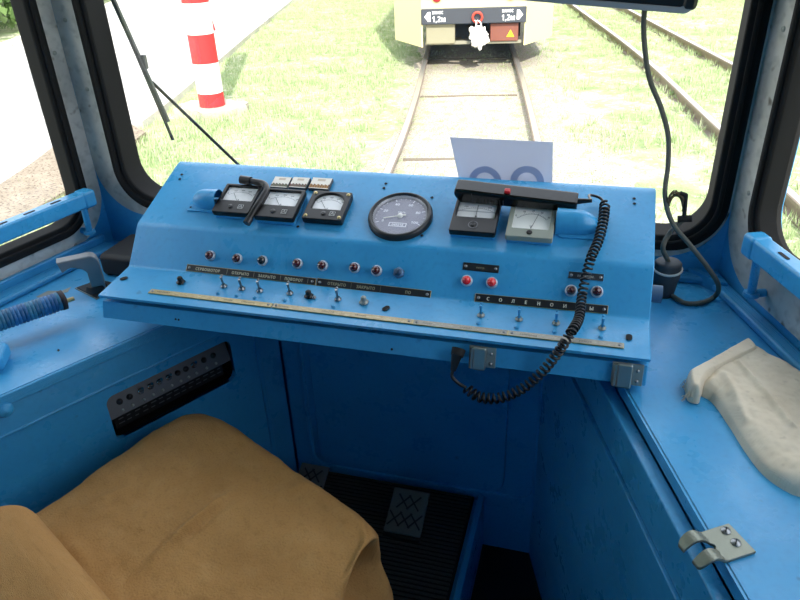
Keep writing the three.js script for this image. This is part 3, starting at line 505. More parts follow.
plate(face, [568, 275], [604, 278], 0.0125, words([['ПР. АВТОМ.', 0.5]], '#2b3138', '#a6aaa6', 0.42), 'small dark name plate behind the coiled cord', { rim: M.blue, inset: 0.005 });
const strip = (bg, fg, txt) => (g, W, H) => { g.fillStyle = bg; g.fillRect(0, 0, W, H); let s = 77; const r = () => (s = (s * 16807) % 2147483647) / 2147483647; for (let i = 0; i < 260; i++) { g.fillStyle = r() < 0.5 ? 'rgba(90,75,50,0.35)' : 'rgba(235,225,195,0.35)'; g.fillRect(r() * W, r() * H, 3 + r() * 26, 1 + r() * 4); } g.fillStyle = fg; g.textBaseline = 'middle'; g.font = 'bold ' + Math.round(H * 0.5) + 'px sans-serif'; for (const [t, x] of txt) g.fillText(t, x * W, H * 0.52); };
plate(ledge, [150, 291.5], [272, 306], 0.0122, strip('#b5a47c', '#4a3f2c', [['АВТОМАТ', 0.06], ['двери', 0.62], ['стеклооч.', 0.76]]), 'worn brass legend strip, left length', { metal: 0.5 });
plate(ledge, [273, 306], [413, 322.5], 0.0122, strip('#a99b7e', '#57503f', [['освещ.', 0.04], ['обогрев', 0.36], ['звонок', 0.6]]), 'scratched brass legend strip, middle length', { metal: 0.5 });
plate(ledge, [413, 322.5], [508, 333.5], 0.0122, strip('#8b8980', '#5a5a55', [['песок', 0.1], ['тормоз', 0.5]]), 'grey legend strip', { metal: 0.5 });
plate(ledge, [508, 333.5], [624, 346.5], 0.0122, strip('#98968c', '#55544e', [['соленоид', 0.1], ['резерв', 0.62]]), 'grey legend strip, right length', { metal: 0.5 });

// toggle switches on the ledge
function toggle(px, py, blue) { // px, py: the foot of the lever
  const [u, v] = ledge.at(px, py), g = sub(con, 'toggle_switch', blue ? 'blue painted toggle switch' : 'metal toggle switch');
  part(g, 'collar', ledge.on(latheZ([[0.0058, 0], [0.0058, 0.0018], [0.004, 0.003], [0.0034, 0.005]], 16), u, v, 0.001), blue ? M.dullSteel : M.steel);
  part(g, 'lever', ledge.on(merge(rodGeo(0.0016, 0.0024, 0.018, -0.12), new THREE.SphereGeometry(0.0024, 10, 8).translate(0, 0.0022, 0.018)), u, v, 0.004), blue ? M.blue : M.steel);
  const [u2, v2] = [u - 0.001, v - 0.020]; part(g, 'stud', ledge.on(latheZ([[0.0032, 0], [0.0028, 0.0014], [0, 0.002]], 10), u2, v2, 0.001), M.blue);
}
for (const [x, y] of [[224, 287], [242, 289.5], [260, 291.5], [290, 294]]) toggle(x, y);
toggle(338, 300); for (const [x, y] of [[481, 316], [519, 320], [556, 324], [602, 329]]) toggle(x, y, true);
function knob(px, py, lug, metal) { const [u, v] = ledge.at(px, py), g = sub(con, 'push_button', metal ? 'dull metal push button' : 'small black push button'); part(g, 'button_collar', ledge.on(latheZ([[0.008, 0], [0.0078, 0.003], [0.005, 0.005]], 6), u, v, 0.001), metal ? M.dullSteel : M.black); part(g, 'button', ledge.on(latheZ([[0.0048, 0], [0.0048, 0.010], [0.003, 0.012], [0, 0.0124]], 14), u, v, 0.001), metal ? M.dullSteel : M.black); if (lug) part(g, 'lug', ledge.on(latheZ([[0.0036, 0], [0.003, 0.003], [0, 0.004]], 10), u + 0.010, v - 0.002, 0.001), M.steel); }
knob(181, 283); knob(309, 297, true); knob(364, 303, false, true);

// gauges on the slope: outlines read off their top faces
function meter(tl, tr, br, bl, h, kind, label) {
  const c = [tl, tr, br, bl].map((p) => slope.at(p[0], p[1], h)); const u0 = (c[0][0] + c[3][0]) / 2, u1 = (c[1][0] + c[2][0]) / 2, v1 = (c[0][1] + c[1][1]) / 2, v0 = (c[2][1] + c[3][1]) / 2, w = u1 - u0, l = v1 - v0, mu = (u0 + u1) / 2, mv = (v0 + v1) / 2;
  const g = sub(con, 'panel_meter', label), body = kind === 'grey' ? std('#8e9488', 0.5) : M.black;
  const win = kind === 'grey' ? [-w * 0.40, -l * 0.26, w * 0.40, l * 0.42, 0.003] : kind === 'arch' ? null : [-w * 0.42, -l * 0.08, w * 0.42, l * 0.43, 0.002];
  const shape = rrShape(-w / 2, -l / 2, w / 2, l / 2, 0.003); let hole;
  if (win) hole = rrShape(...win, THREE.Path); else { hole = new THREE.Path(); hole.moveTo(-w * 0.37, -l * 0.14); hole.lineTo(w * 0.37, -l * 0.14); hole.lineTo(w * 0.37, l * 0.18); hole.quadraticCurveTo(w * 0.3, l * 0.42, 0, l * 0.43); hole.quadraticCurveTo(-w * 0.3, l * 0.42, -w * 0.37, l * 0.18); hole.closePath(); }
  shape.holes.push(hole);
  part(g, 'case', slope.on(rbox(w * 0.975, l * 0.96, h - 0.008, 0.002), mu, mv + l * 0.01, (h - 0.008) / 2), kind === 'arch' ? M.black : M.blue);
  part(g, 'bezel', slope.on(extr(shape, 0.0085, 0.0012, 2), mu, mv, h - 0.009), body);
  const dial = print(256, 176, (k, W, H) => {
    k.fillStyle = kind === 'grey' ? '#f4f5f0' : '#fafafa'; k.fillRect(0, 0, W, H); k.strokeStyle = '#77797e'; k.fillStyle = '#77797e'; k.lineWidth = 2;
    const cy = H * (kind === 'centre' ? 1.5 : 1.15), R = kind === 'centre' ? H * 1.15 : H * 0.85; k.beginPath(); k.arc(W / 2, cy, R, -Math.PI / 2 - 0.72, -Math.PI / 2 + 0.72); k.stroke();
    for (let i = 0; i <= 20; i++) { const a = -Math.PI / 2 - 0.72 + i * 0.072, r2 = R + (i % 5 ? 7 : 14); k.beginPath(); k.moveTo(W / 2 + Math.cos(a) * R, cy + Math.sin(a) * R); k.lineTo(W / 2 + Math.cos(a) * r2, cy + Math.sin(a) * r2); k.stroke(); }
    k.font = 'bold 17px sans-serif'; k.textAlign = 'center'; const nums = kind === 'centre' ? ['500', '250', '0', '250', '500'] : kind === 'grey' ? ['0', '10', '20', '30', '40'] : ['0', '200', '400', '600', '800'];
    nums.forEach((s, i) => { const a = -Math.PI / 2 - 0.72 + i * 0.36; k.fillText(s, W / 2 + Math.cos(a) * (R + 24), cy + Math.sin(a) * (R + 24) + 5); });
    k.font = 'bold 26px sans-serif'; k.fillText(kind === 'grey' || kind === 'arch' ? 'V' : 'A', W / 2, H * 0.88); if (kind === 'centre') { k.fillStyle = '#c8cace'; k.fillRect(0, H * 0.52, W, H * 0.06); }
  }, 0.5);
  const box = win ?? [-w * 0.38, -l * 0.15, w * 0.38, l * 0.43];
  part(g, 'dial', slope.on(new THREE.PlaneGeometry(box[2] - box[0], box[3] - box[1]), mu + (box[0] + box[2]) / 2, mv + (box[1] + box[3]) / 2, h - 0.0045), dial);
  const bl0 = (box[3] - box[1]), nu = mu, nv = mv + box[1] + 0.002, na = kind === 'grey' ? -0.25 : kind === 'centre' ? 0 : 0.62;
  part(g, 'needle', slope.on(rbox(0.0006, bl0 * 0.72, 0.0006, 0.0002, 1).translate(0, bl0 * 0.36, 0), nu, nv, h - 0.0038, na), M.black);
  const sy = kind === 'grey' ? -l * 0.37 : -l * 0.30; part(g, 'adjust_screw', slope.on(latheZ([[0.0048, 0], [0.0045, 0.0018], [0.0012, 0.002], [0, 0.001]], 14), mu + (kind === 'left' ? -w * 0.06 : 0), mv + sy, h + 0.0005), kind === 'grey' ? M.black : std('#2a2b2e', 0.35));
  if (kind === 'left' || kind === 'arch') part(g, 'emblem', slope.on(new THREE.PlaneGeometry(0.012, 0.012), mu + w * 0.22, mv - l * 0.29, h + 0.0011), print(64, 64, (k) => { k.fillStyle = '#17181a'; k.fillRect(0, 0, 64, 64); k.strokeStyle = '#b9bbb8'; k.lineWidth = 5; k.strokeRect(7, 7, 50, 50); k.beginPath(); k.moveTo(14, 50); k.lineTo(32, 14); k.lineTo(50, 50); k.moveTo(20, 38); k.lineTo(44, 38); k.stroke(); }), 'small grey maker emblem');
  if (kind === 'centre') part(g, 'emblem', slope.on(new THREE.RingGeometry(0.0065, 0.0085, 20), mu, mv + sy, h + 0.0011), std('#5b5c60', 0.4));
  if (kind === 'arch') for (const [a, b] of [[-1, 1], [1, 1], [-1, -1], [1, -1]]) part(g, 'corner_screw', slope.on(latheZ([[0.0036, 0], [0.003, 0.0016], [0, 0.002]], 10), mu + a * (w / 2 - 0.006), mv + b * (l / 2 - 0.007), h + 0.0005), M.brass);
}
meter([227, 184], [263, 185], [248, 214], [211, 211], 0.018, 'left', 'square black meter beside the left lamp hood');
meter([267, 188], [305, 190], [293, 220], [254, 215], 0.020, 'left', 'square black meter below the small tiles');
meter([313, 190.5], [353, 192.5], [341, 221], [302, 218], 0.014, 'arch', 'square black meter with an arched window');
meter([456, 197], [503, 199], [494, 234], [450, 230], 0.018, 'centre', 'black meter with a centre-zero scale');
meter([512, 201], [558, 204], [552, 240], [505, 235], 0.018, 'grey', 'grey-framed voltmeter');
{ // speedometer
  const [u, v] = slope.at(400, 214.5, 0.008), [uu] = slope.at(432.5, 215, 0.008), R = uu - u, g = sub(con, 'speedometer', 'round speedometer with a black rim');
  part(g, 'rim', slope.on(latheZ([[R, 0], [R, 0.006], [R * 0.97, 0.010], [R * 0.92, 0.0115], [R * 0.86, 0.010], [R * 0.83, 0.004]], 56), u, v, 0), std('#2b2d30', 0.35, 0.3));
  part(g, 'inner_ring', slope.on(latheZ([[R * 0.84, 0.009], [R * 0.80, 0.006], [R * 0.79, 0.003]], 56), u, v, 0), std('#8b8f96', 0.35, 0.6));
  const dg = new THREE.CircleGeometry(R * 0.84, 56);
  part(g, 'dial', slope.on(dg, u, v, 0.004), print(512, 512, (k, W) => {
    k.fillStyle = '#7f7f94'; k.fillRect(0, 0, W, W); k.strokeStyle = '#e9e9f2'; k.fillStyle = '#e9e9f2'; k.textAlign = 'center'; k.textBaseline = 'middle'; k.font = 'bold 42px sans-serif';
    for (let i = 0; i <= 20; i++) { const a = (205 - i * 11.5) * Math.PI / 180, c = Math.cos(a), s = -Math.sin(a), big = i % 4 === 0; k.lineWidth = big ? 8 : 4; k.beginPath(); k.moveTo(256 + c * 238, 256 + s * 238); k.lineTo(256 + c * (big ? 205 : 220), 256 + s * (big ? 205 : 220)); k.stroke(); if (big) k.fillText(String(i * 5), 256 + c * 168, 256 + s * 168); }
    k.font = 'bold 30px sans-serif'; k.fillText('км/ч', 256, 200); k.strokeRect(176, 345, 160, 44); k.font = 'bold 34px sans-serif'; k.fillText('045218', 256, 368);
  }, 0.4));
  part(g, 'needle', slope.on(merge(rbox(R * 0.62, 0.0022, 0.001, 0.0004, 1).translate(-R * 0.24, 0, 0), rbox(R * 0.2, 0.004, 0.001, 0.0004, 1).translate(R * 0.05, 0, 0)), u + R * 0.03, v, 0.006, 0.30), M.white, 'white needle');
  part(g, 'hub', slope.on(latheZ([[0.005, 0.004], [0.0045, 0.0075], [0, 0.008]], 16), u, v, 0), M.white);
  part(g, 'cover_glass', slope.on(new THREE.CircleGeometry(R * 0.85, 40), u, v, 0.0088), M.dialGlass);
}
// three small tiles
[[272, 290, 176.5, 187.5], [290.5, 308.5, 177, 188], [310, 331, 177.5, 189]].forEach(([x0, x1, y0, y1], i) => {
  const ym = (y0 + y1) / 2, a = slope.at(x0, ym, 0.007), b = slope.at(x1, ym, 0.007), g = sub(con, 'label_tile', 'small white tile with a brown printed strip'), w = b[0] - a[0], l = slope.at((x0 + x1) / 2, y0, 0.007)[1] - slope.at((x0 + x1) / 2, y1, 0.007)[1];
  const mu = (a[0] + b[0]) / 2, mv = (a[1] + b[1]) / 2; part(g, 'tile_base', slope.on(rbox(w, l, 0.007, 0.0015), mu, mv, 0.0035), std('#3c4148', 0.5));
  part(g, 'tile_print', slope.on(new THREE.PlaneGeometry(w * 0.94, l * 0.94), mu, mv, 0.0073), print(96, 64, (k, W, H) => { k.fillStyle = '#eee8dc'; k.fillRect(0, 0, W, H); const c = [['#6b4a3a', '#3f5a3a'], ['#7a3c2e', '#4a5a44'], ['#a6762e', '#7a4f22']][i]; for (let x = 0; x < W; x += 6) { k.fillStyle = c[(x / 6) % 2]; const hh = 14 + ((x * 7 + i * 13) % 9); k.fillRect(x, H - hh - 4, 7, hh); } k.fillStyle = '#c9b9a4'; k.fillRect(W * 0.3, 8, W * 0.4, 12); }));
});
// lamp hoods
function hood(pBase, len, r, dirSign, label) { // bullet along u; open end towards dirSign
  const [u, v] = slope.at(...pBase), g = sub(con, 'lamp_hood', label), pos = [], idx = [], N = 18, K = 16;
  for (let i = 0; i <= N; i++) { const t = i / N, x = t * len, rad = r * Math.sqrt(Math.max(0, 1 - Math.pow(1 - Math.min(1, t / 0.62), 2.2))) * (0.93 + 0.07 * t); for (let j = 0; j <= K; j++) { const a = Math.PI * clamp((j - 3) / (K - 6)), wall = j < 3 ? j / 3 : j > K - 3 ? (K - j) / 3 : 1, lift = 0.013 * Math.min(1, rad / r * 1.1); pos.push((x - len / 2) * dirSign, Math.cos(a) * rad, Math.sin(a) * rad + lift * wall); } }
  for (let i = 0; i < N; i++) for (let j = 0; j < K; j++) { const a = i * (K + 1) + j, b = a + K + 1; idx.push(a, b, a + 1, b, b + 1, a + 1); }
  const q = new THREE.BufferGeometry(); q.setAttribute('position', new THREE.Float32BufferAttribute(pos, 3)); q.setAttribute('uv', new THREE.Float32BufferAttribute(pos.flatMap((x, i) => i % 3 === 0 ? [pos[i], pos[i + 1]] : []), 2)); q.setIndex(idx); q.computeVertexNormals();
  const m = M.blue.clone(); m.side = THREE.DoubleSide; part(g, 'shell', slope.on(q, u, v, 0.0015), m);
  part(g, 'flange', slope.on(extr(rrShape(dirSign > 0 ? -len * 0.66 : -len * 0.46, -r * 1.3, dirSign > 0 ? len * 0.46 : len * 0.66, -r * 0.4, 0.009), 0.0018, 0.0005, 1), u, v, 0.0008), dirSign > 0 ? M.blue : M.blue);
  part(g, 'inner_socket', slope.on(cyl(r * 0.5, r * 0.5, len * 0.4, 16).rotateZ(Math.PI / 2), u, v, r * 0.8), M.blackMatt);
  part(g, 'flange_screw', slope.on(latheZ([[0.002, 0], [0.0018, 0.001], [0, 0.0014]], 10), u - dirSign * len * 0.5, v - r * 0.85, 0.0028), M.blackMatt);
}
hood([208, 204], 0.056, 0.0175, 1, 'bullet-shaped blue lamp hood on the left'); hood([578, 228], 0.068, 0.020, -1, 'bullet-shaped blue lamp hood on the right');
// catches on the front of the tray
function catchAt(px, py, w, h, label) { const [u, v] = lipF.at(px, py), g = sub(con, 'spring_catch', label); part(g, 'catch_plate', lipF.on(rbox(w * 1.25, h * 0.9, 0.0025, 0.001), u + w * 0.12, v + h * 0.05, 0.002), M.dullSteel); part(g, 'catch_clip', lipF.on(rbox(w * 0.62, h, 0.008, 0.003), u, v, 0.007), std('#9aa09c', 0.35, 0.85)); part(g, 'catch_roll', lipF.on(cyl(0.004, 0.004, h * 0.9, 12), u - w * 0.36, v, 0.006), std('#9aa09c', 0.35, 0.85)); for (const s of [-1, 1]) part(g, 'rivet', lipF.on(latheZ([[0.0028, 0], [0.002, 0.002], [0, 0.0024]], 10), u + w * 0.52, v + s * h * 0.22, 0.003), M.steel); }
catchAt(480, 357, 0.032, 0.036, 'small dull metal spring catch'); catchAt(624, 374, 0.034, 0.036, 'metal spring catch at the right end');
{ // round bolt on the right end
  const g = sub(con, 'end_bolt', 'short blue stub at the right end'); const p = hit(657, 294, V(0, 0, 1), V(0, 0, -0.16)); part(g, 'stub', cyl(0.014, 0.014, 0.022, 16).rotateZ(Math.PI / 2).translate(HW + 0.010, p.y, -0.16), std('#46617c', 0.5, 0.2));
}

// ---------------------------------------------------------------- loose things on and around the console
{ // handset lying across the two right-hand meters
  const h = 0.034, a = slope.at(455, 189, h), b = slope.at(578, 199, h), w = Math.hypot(b[0] - a[0], b[1] - a[1]), ang = Math.atan2(b[1] - a[1], b[0] - a[0]);
  const c = slope.p((a[0] + b[0]) / 2, (a[1] + b[1]) / 2 + 0.001, 0.020);
  const hu = slope.p(b[0], b[1]).sub(slope.p(a[0], a[1])).normalize(), fr = new Frame(c, hu, slope.n); // v is away from the slope, n towards us
  const t = thing('telephone_handset', 'long black handset with a red button lying on the console', 'handset', slope.p((a[0] + b[0]) / 2, (a[1] + b[1]) / 2, 0.018).toArray());
  const s = new THREE.Shape(); const H = 0.026; s.moveTo(-w / 2 + 0.012, -0.002); s.lineTo(w / 2 - 0.003, -0.002); s.lineTo(w / 2, 0.002); s.lineTo(w / 2, H * 0.62); s.lineTo(w / 2 - 0.004, H * 0.66); s.lineTo(-w / 2 + 0.05, H * 0.92); s.quadraticCurveTo(-w / 2 + 0.02, H * 1.02, -w / 2 + 0.004, H * 0.98); s.quadraticCurveTo(-w / 2 - 0.004, H * 0.55, -w / 2 + 0.012, -0.002);
  const g = extr(s, 0.022, 0.005, 3); g.translate(0, 0, -0.009); part(t, 'body', fr.on(g), std('#050506', 0.2));
  const bt = fr.at(508, 189, 0.0); part(t, 'talk_button', fr.on(rbox(0.010, 0.007, 0.009, 0.002), bt[0], H * 0.84 + 0.001, 0.006), std('#c3242c', 0.4), 'red talk button');
  for (let i = 0; i < 9; i++) part(t, 'grille_bar', fr.on(rbox(0.0012, 0.010, 0.002, 0.0004, 1), -w * 0.30 + i * 0.0055, 0.008, 0.0182), std('#2c2d30', 0.5));
  part(t, 'seam', fr.on(rbox(0.001, 0.020, 0.002, 0.0003, 1), -w * 0.34, 0.012, 0.0182), std('#303135', 0.5));
  part(t, 'strain_relief', rodBetween(fr.p(w / 2 - 0.002, 0.008, 0), fr.p(w / 2 + 0.022, 0.012, 0), 0.005, 0.003), M.black);
  // coiled cord: over the slope and the face, then hanging in front of the tray up to its plug
  const on = (f, x, y, hh) => f.p(...f.at(x, y, hh), hh);
  const lead = [fr.p(w / 2 + 0.02, 0.012, 0), on(slope, 590, 195, 0.016), on(slope, 600, 198, 0.013), on(slope, 605, 204, 0.013)];
  const path = [on(slope, 605, 204, 0.013), on(slope, 603, 222, 0.014), on(slope, 598, 242, 0.014), on(slope, 591, 258, 0.015), on(face, 586, 276, 0.02), on(face, 582, 296, 0.025), on(ledge, 579, 318, 0.03), on(lipF, 570, 334, 0.028), on(lipF, 556, 355, 0.022), on(lipF, 540, 374, 0.020), on(lipF, 520, 390, 0.022), on(lipF, 499, 398, 0.024), on(lipF, 479, 397, 0.024), on(lipF, 466, 388, 0.022)];
  const cv = new THREE.CatmullRomCurve3(path, false, 'centripetal'); const L = cv.getLength(); const turns = 62, rC = (t2) => 0.0072 - 0.0012 * Math.sin(t2 * Math.PI);
  const N = turns * 14, pts = []; const up = V(0.2, 0.1, 1).normalize();
  for (let i = 0; i <= N; i++) { let t2 = i / N; const tight = t2; const p = cv.getPointAt(tight), tg = cv.getTangentAt(tight); const e1 = up.clone().addScaledVector(tg, -up.dot(tg)).normalize(), e2 = tg.clone().cross(e1), ph = t2 * turns * Math.PI * 2; pts.push(p.addScaledVector(e1, Math.cos(ph) * rC(t2)).addScaledVector(e2, Math.sin(ph) * rC(t2))); }
  class Poly extends THREE.Curve { getPoint(q) { const x = q * (pts.length - 1), i = Math.min(pts.length - 2, Math.floor(x)); return pts[i].clone().lerp(pts[i + 1], x - i); } }
  part(t, 'coiled_cord', new THREE.TubeGeometry(new Poly(), N, 0.0020, 6), M.black, 'glossy black coiled cord');
  part(t, 'cord_lead', tube(lead, 0.0022, 24, 8), M.black);
  part(t, 'cord_tail', tube([path[path.length - 1], on(lipF, 458, 383, 0.022), on(lipF, 452, 376, 0.022), on(lipF, 453, 370, 0.020)], 0.0026, 16, 8), M.black);
  part(t, 'plug', rodBetween(on(lipF, 453, 371, 0.020), on(lipF, 457, 354, 0.012), 0.004, 0.0085), M.black); part(t, 'plug_collar', rodBetween(on(lipF, 457, 356, 0.012), on(lipF, 459, 349, 0.006), 0.0095, 0.0105), M.blackMatt);
}
{ // bent black key between the first two meters
  const P = (x, y, h) => slope.p(...slope.at(x, y, h), h);
  const t = thing('bent_socket_key', 'bent black tubular key lying between the two left-hand meters', 'tool', P(258, 200, 0.02).toArray());
  part(t, 'shaft', tube([P(244, 180, 0.026), P(256, 182, 0.026), P(264, 184, 0.026), P(266.5, 189, 0.026), P(262, 198, 0.025), P(255, 209, 0.023), P(248, 221, 0.018)], 0.0058, 50, 14), M.black);
  part(t, 'socket_end', rodBetween(P(241, 179.5, 0.026), P(251, 181, 0.026), 0.0078), M.black); part(t, 'tip', rodBetween(P(249.5, 218.5, 0.019), P(246.5, 223.5, 0.017), 0.0068), std('#3f4144', 0.3, 0.6));
}
{ // route number card standing behind the console
  const z = -0.338, c = [[450, 137], [553, 142], [553, 192], [461, 186]].map(([x, y]) => hitZ(x, y, z));
  const t = thing('route_card', 'lavender-grey number card propped behind the console, digits showing through', 'card', [(c[2].x + c[3].x) / 2, PT[0], z]);
  const y0 = PT[0] - 0.05, sh = poly([[c[0].x, c[0].y], [c[1].x, c[1].y], [c[2].x, y0], [c[3].x + 0.004, y0]].reverse()); const cm = phys({ color: '#dcdeea', roughness: 0.8, transmission: 0.45, thickness: 0 });
  part(t, 'sheet', extr(sh, 0.0012).translate(0, 0, z), cm);
  for (const [px, s] of [[485, 1], [527, 1]]) { const a = hitZ(px, 181, z + 0.0014), r = new THREE.RingGeometry(0.018, 0.030, 36, 1, 0, Math.PI); const lower = new THREE.RingGeometry(0.018, 0.030, 36, 1, Math.PI, Math.PI); r.translate(a.x, a.y - 0.002, z + 0.0016); lower.translate(a.x, a.y - 0.002, z + 0.0016); part(t, 'digit', merge(r, lower), std('#a6b0d0', 0.8), 'blue-grey digit showing through from the front'); }
}
{ // interior mirror hanging at the top of the windscreen
  const z = -0.285, a = hitZ(528, -4, z), b = hitZ(696, 12, z), t = thing('interior_mirror', 'wide dark rear-view mirror hanging in front of the windscreen', 'mirror', [(a.x + b.x) / 2, 0.41, z]);
  const ang = -0.085, W = 0.27, H = 0.095, cx = b.x - W / 2, cy = 0.422 + H / 2;
  const fr = new Frame(V(cx, cy, z), V(Math.cos(ang), Math.sin(ang), 0), V(0, 1, 0.12));
  part(t, 'housing', fr.on(extr(rrShape(-W / 2, -H / 2, W / 2, H / 2, 0.014), 0.022, 0.003, 2), 0, 0, -0.024), M.black); const rim = rrShape(-W / 2, -H / 2, W / 2, H / 2, 0.014); rim.holes.push(rrShape(-W / 2 + 0.012, -H / 2 + 0.0085, W / 2 - 0.012, H / 2 - 0.0085, 0.008, THREE.Path));
  part(t, 'rim', fr.on(extr(rim, 0.004, 0.001, 1), 0, 0, -0.001), std('#8f959c', 0.4, 0.3), 'grey rim');
  part(t, 'mirror_glass', fr.on(new THREE.ShapeGeometry(rrShape(-W / 2 + 0.011, -H / 2 + 0.008, W / 2 - 0.011, H / 2 - 0.008, 0.008)), 0, 0, 0.0005), std('#d8dde2', 0.03, 1), 'mirror glass');
  for (const s of [-1, 1]) part(t, 'end_cap', fr.on(rbox(0.02, H * 0.9, 0.024, 0.007), s * (W / 2 - 0.006), 0.0, -0.006), M.black);
  part(t, 'hanger', rodBetween(fr.p(0, H / 2 - 0.004, -0.012), V(cx, 1.0, ZF + 0.02), 0.007), M.black); part(t, 'hanger_foot', rbox(0.06, 0.05, 0.012, 0.004).translate(cx, 1.01, ZF + 0.008), M.black);
}
const cordMat = std('#5a5a52', 0.75);
{ // braided cable from above down to the rubber socket on the right counter
  const Z = (x, y, z) => hitZ(x, y, z), C = (x, y, r = 0.005) => hitY(x, y, YR + r);
  const s0 = C(664, 300), sock = hitY(668, 297, YR);
  const bx = 0.497, bz = -0.27;
  const t = thing('braided_cable', 'grey braided cable hanging down the windscreen and looping on the right counter', 'cable', [bx, YR, bz]);
  const p = [V(0.40, 0.47, -0.31), Z(644, 16, -0.312), Z(645, 50, -0.318), Z(650, 80, -0.325), Z(661, 108, -0.33), Z(668, 135, -0.33), Z(668, 165, -0.325), Z(665, 195, -0.31), Z(672, 222, -0.29), Z(690, 245, -0.275), Z(708, 268, -0.265), Z(718, 284, -0.262), C(714, 297), C(700, 303), C(685, 303), C(674, 297), V(0, 0, 0)];
  p.pop(); const base = C(667, 292); p.push(base);
  part(t, 'cable', tube(p, 0.0042, 140, 10), cordMat);
  const so = thing('rubber_socket', 'grey rubber cable socket tied with white string beside the console', 'socket', [base.x, YR, base.z]);
  const q = V(base.x - 0.006, YR, base.z);
  part(so, 'sleeve', lathe([[0.0, 0], [0.017, 0], [0.019, 0.012], [0.021, 0.03], [0.023, 0.036], [0.023, 0.062], [0.019, 0.066], [0, 0.067]], 24).translate(q.x, q.y, q.z), std('#3c4248', 0.7));
  part(so, 'string', new THREE.TorusGeometry(0.0235, 0.0022, 8, 28).rotateX(Math.PI / 2 + 0.15).translate(q.x, q.y + 0.052, q.z), std('#c9c8c0', 0.9), 'white string');
  const t2 = thing('switch_cord', 'short grey braided cord rising from the rubber socket to a small switch', 'cord', [q.x, YR + 0.066, q.z]);
  const top = [V(q.x, q.y + 0.064, q.z), Z(663, 247, -0.28), Z(669, 234, -0.295), Z(678, 225, -0.30), Z(683, 220, -0.30)];
  part(t2, 'cord', tube(top, 0.0042, 40, 10), cordMat); const sw = Z(684, 219, -0.30); part(t2, 'cross_toggle', rodBetween(sw.clone().add(V(-0.010, -0.001, 0)), sw.clone().add(V(0.012, 0.002, 0)), 0.0058), M.blackMatt, 'black cross toggle'); part(t2, 'stem', rodBetween(sw, Z(686, 194, -0.302), 0.0035), M.blackMatt); part(t2, 'stem_tip', rodBetween(Z(686, 195, -0.302), Z(680, 193, -0.302), 0.0035), M.blackMatt);
  const strands = []; for (let i = 0; i < 20; i++) { const a = rr(0, 1), r = rr(0.8, 1.15), pp = []; for (let k = 0; k <= 7; k++) { const th = -0.4 + k / 7 * 3.6; pp.push(Z(676 + Math.cos(th) * 8 * r + rr(-1, 1), 206 - Math.sin(th) * 13 * r + rr(-1.5, 1.5), -0.303 + rr(-0.004, 0.004))); } strands.push(tube(pp, 0.0008, 20, 4)); }
  const tg = part(t2, 'frayed_wire', merge(...strands), std('#6b5b44', 0.8), 'tangle of frayed wire'); tg.userData.kind = 'stuff';
}
// grab rails along the side windows
function grab(fr, sgn, s0, s1, yTop, postPx, off, label) {
  const w = 0.030, h = 0.034, t = thing('grab_rail', label, 'rail', fr.p(sgn * s0, yTop - 0.1, off).toArray());
  const g = rbox(s1 - s0, h, w, 0.005, 3); part(t, 'bar', boxUV(fr.on(g, sgn * (s0 + s1) / 2, yTop - h / 2, off)), M.blue);
  part(t, 'end_cap', boxUV(fr.on(rbox(0.032, h + 0.004, w + 0.004, 0.007, 3), sgn * (s0 + 0.012), yTop - h / 2, off)), M.blue);
  for (let i = 0; i < 8; i++) part(t, 'slot', fr.on(rrGeo(0.026, 0.006).rotateX(-Math.PI / 2), sgn * (s0 + 0.085 + i * 0.062), yTop + 0.0002, off + 0.002), M.blackMatt, 'dark slot in the rail');
  for (const s of [s0 + 0.022, s1 - 0.08]) { const top = fr.p(sgn * s, yTop - h + 0.002, off), y = postPx; const bot = fr.p(sgn * s, y, off * 0.86); part(t, 'post', rodBetween(top, bot, 0.0068), M.blue); part(t, 'post_foot', cyl(0.012, 0.013, 0.006, 18).translate(bot.x, bot.y, bot.z), M.blue); part(t, 'wall_lug', rodBetween(bot, fr.p(sgn * s, y, 0.003), 0.007), M.blue); }
}
function rrGeo(w, h) { return extr(rrShape(-w / 2, -h / 2, w / 2, h / 2, h / 2), 0.0006); }
grab(frL, -1, 0.052, 0.9, 0.058, -0.035, 0.03, 'light blue slotted grab rail under the left side window');
grab(frR, 1, 0.126, 1.2, 0.094, -0.004, 0.030, 'light blue slotted grab rail under the right side window');

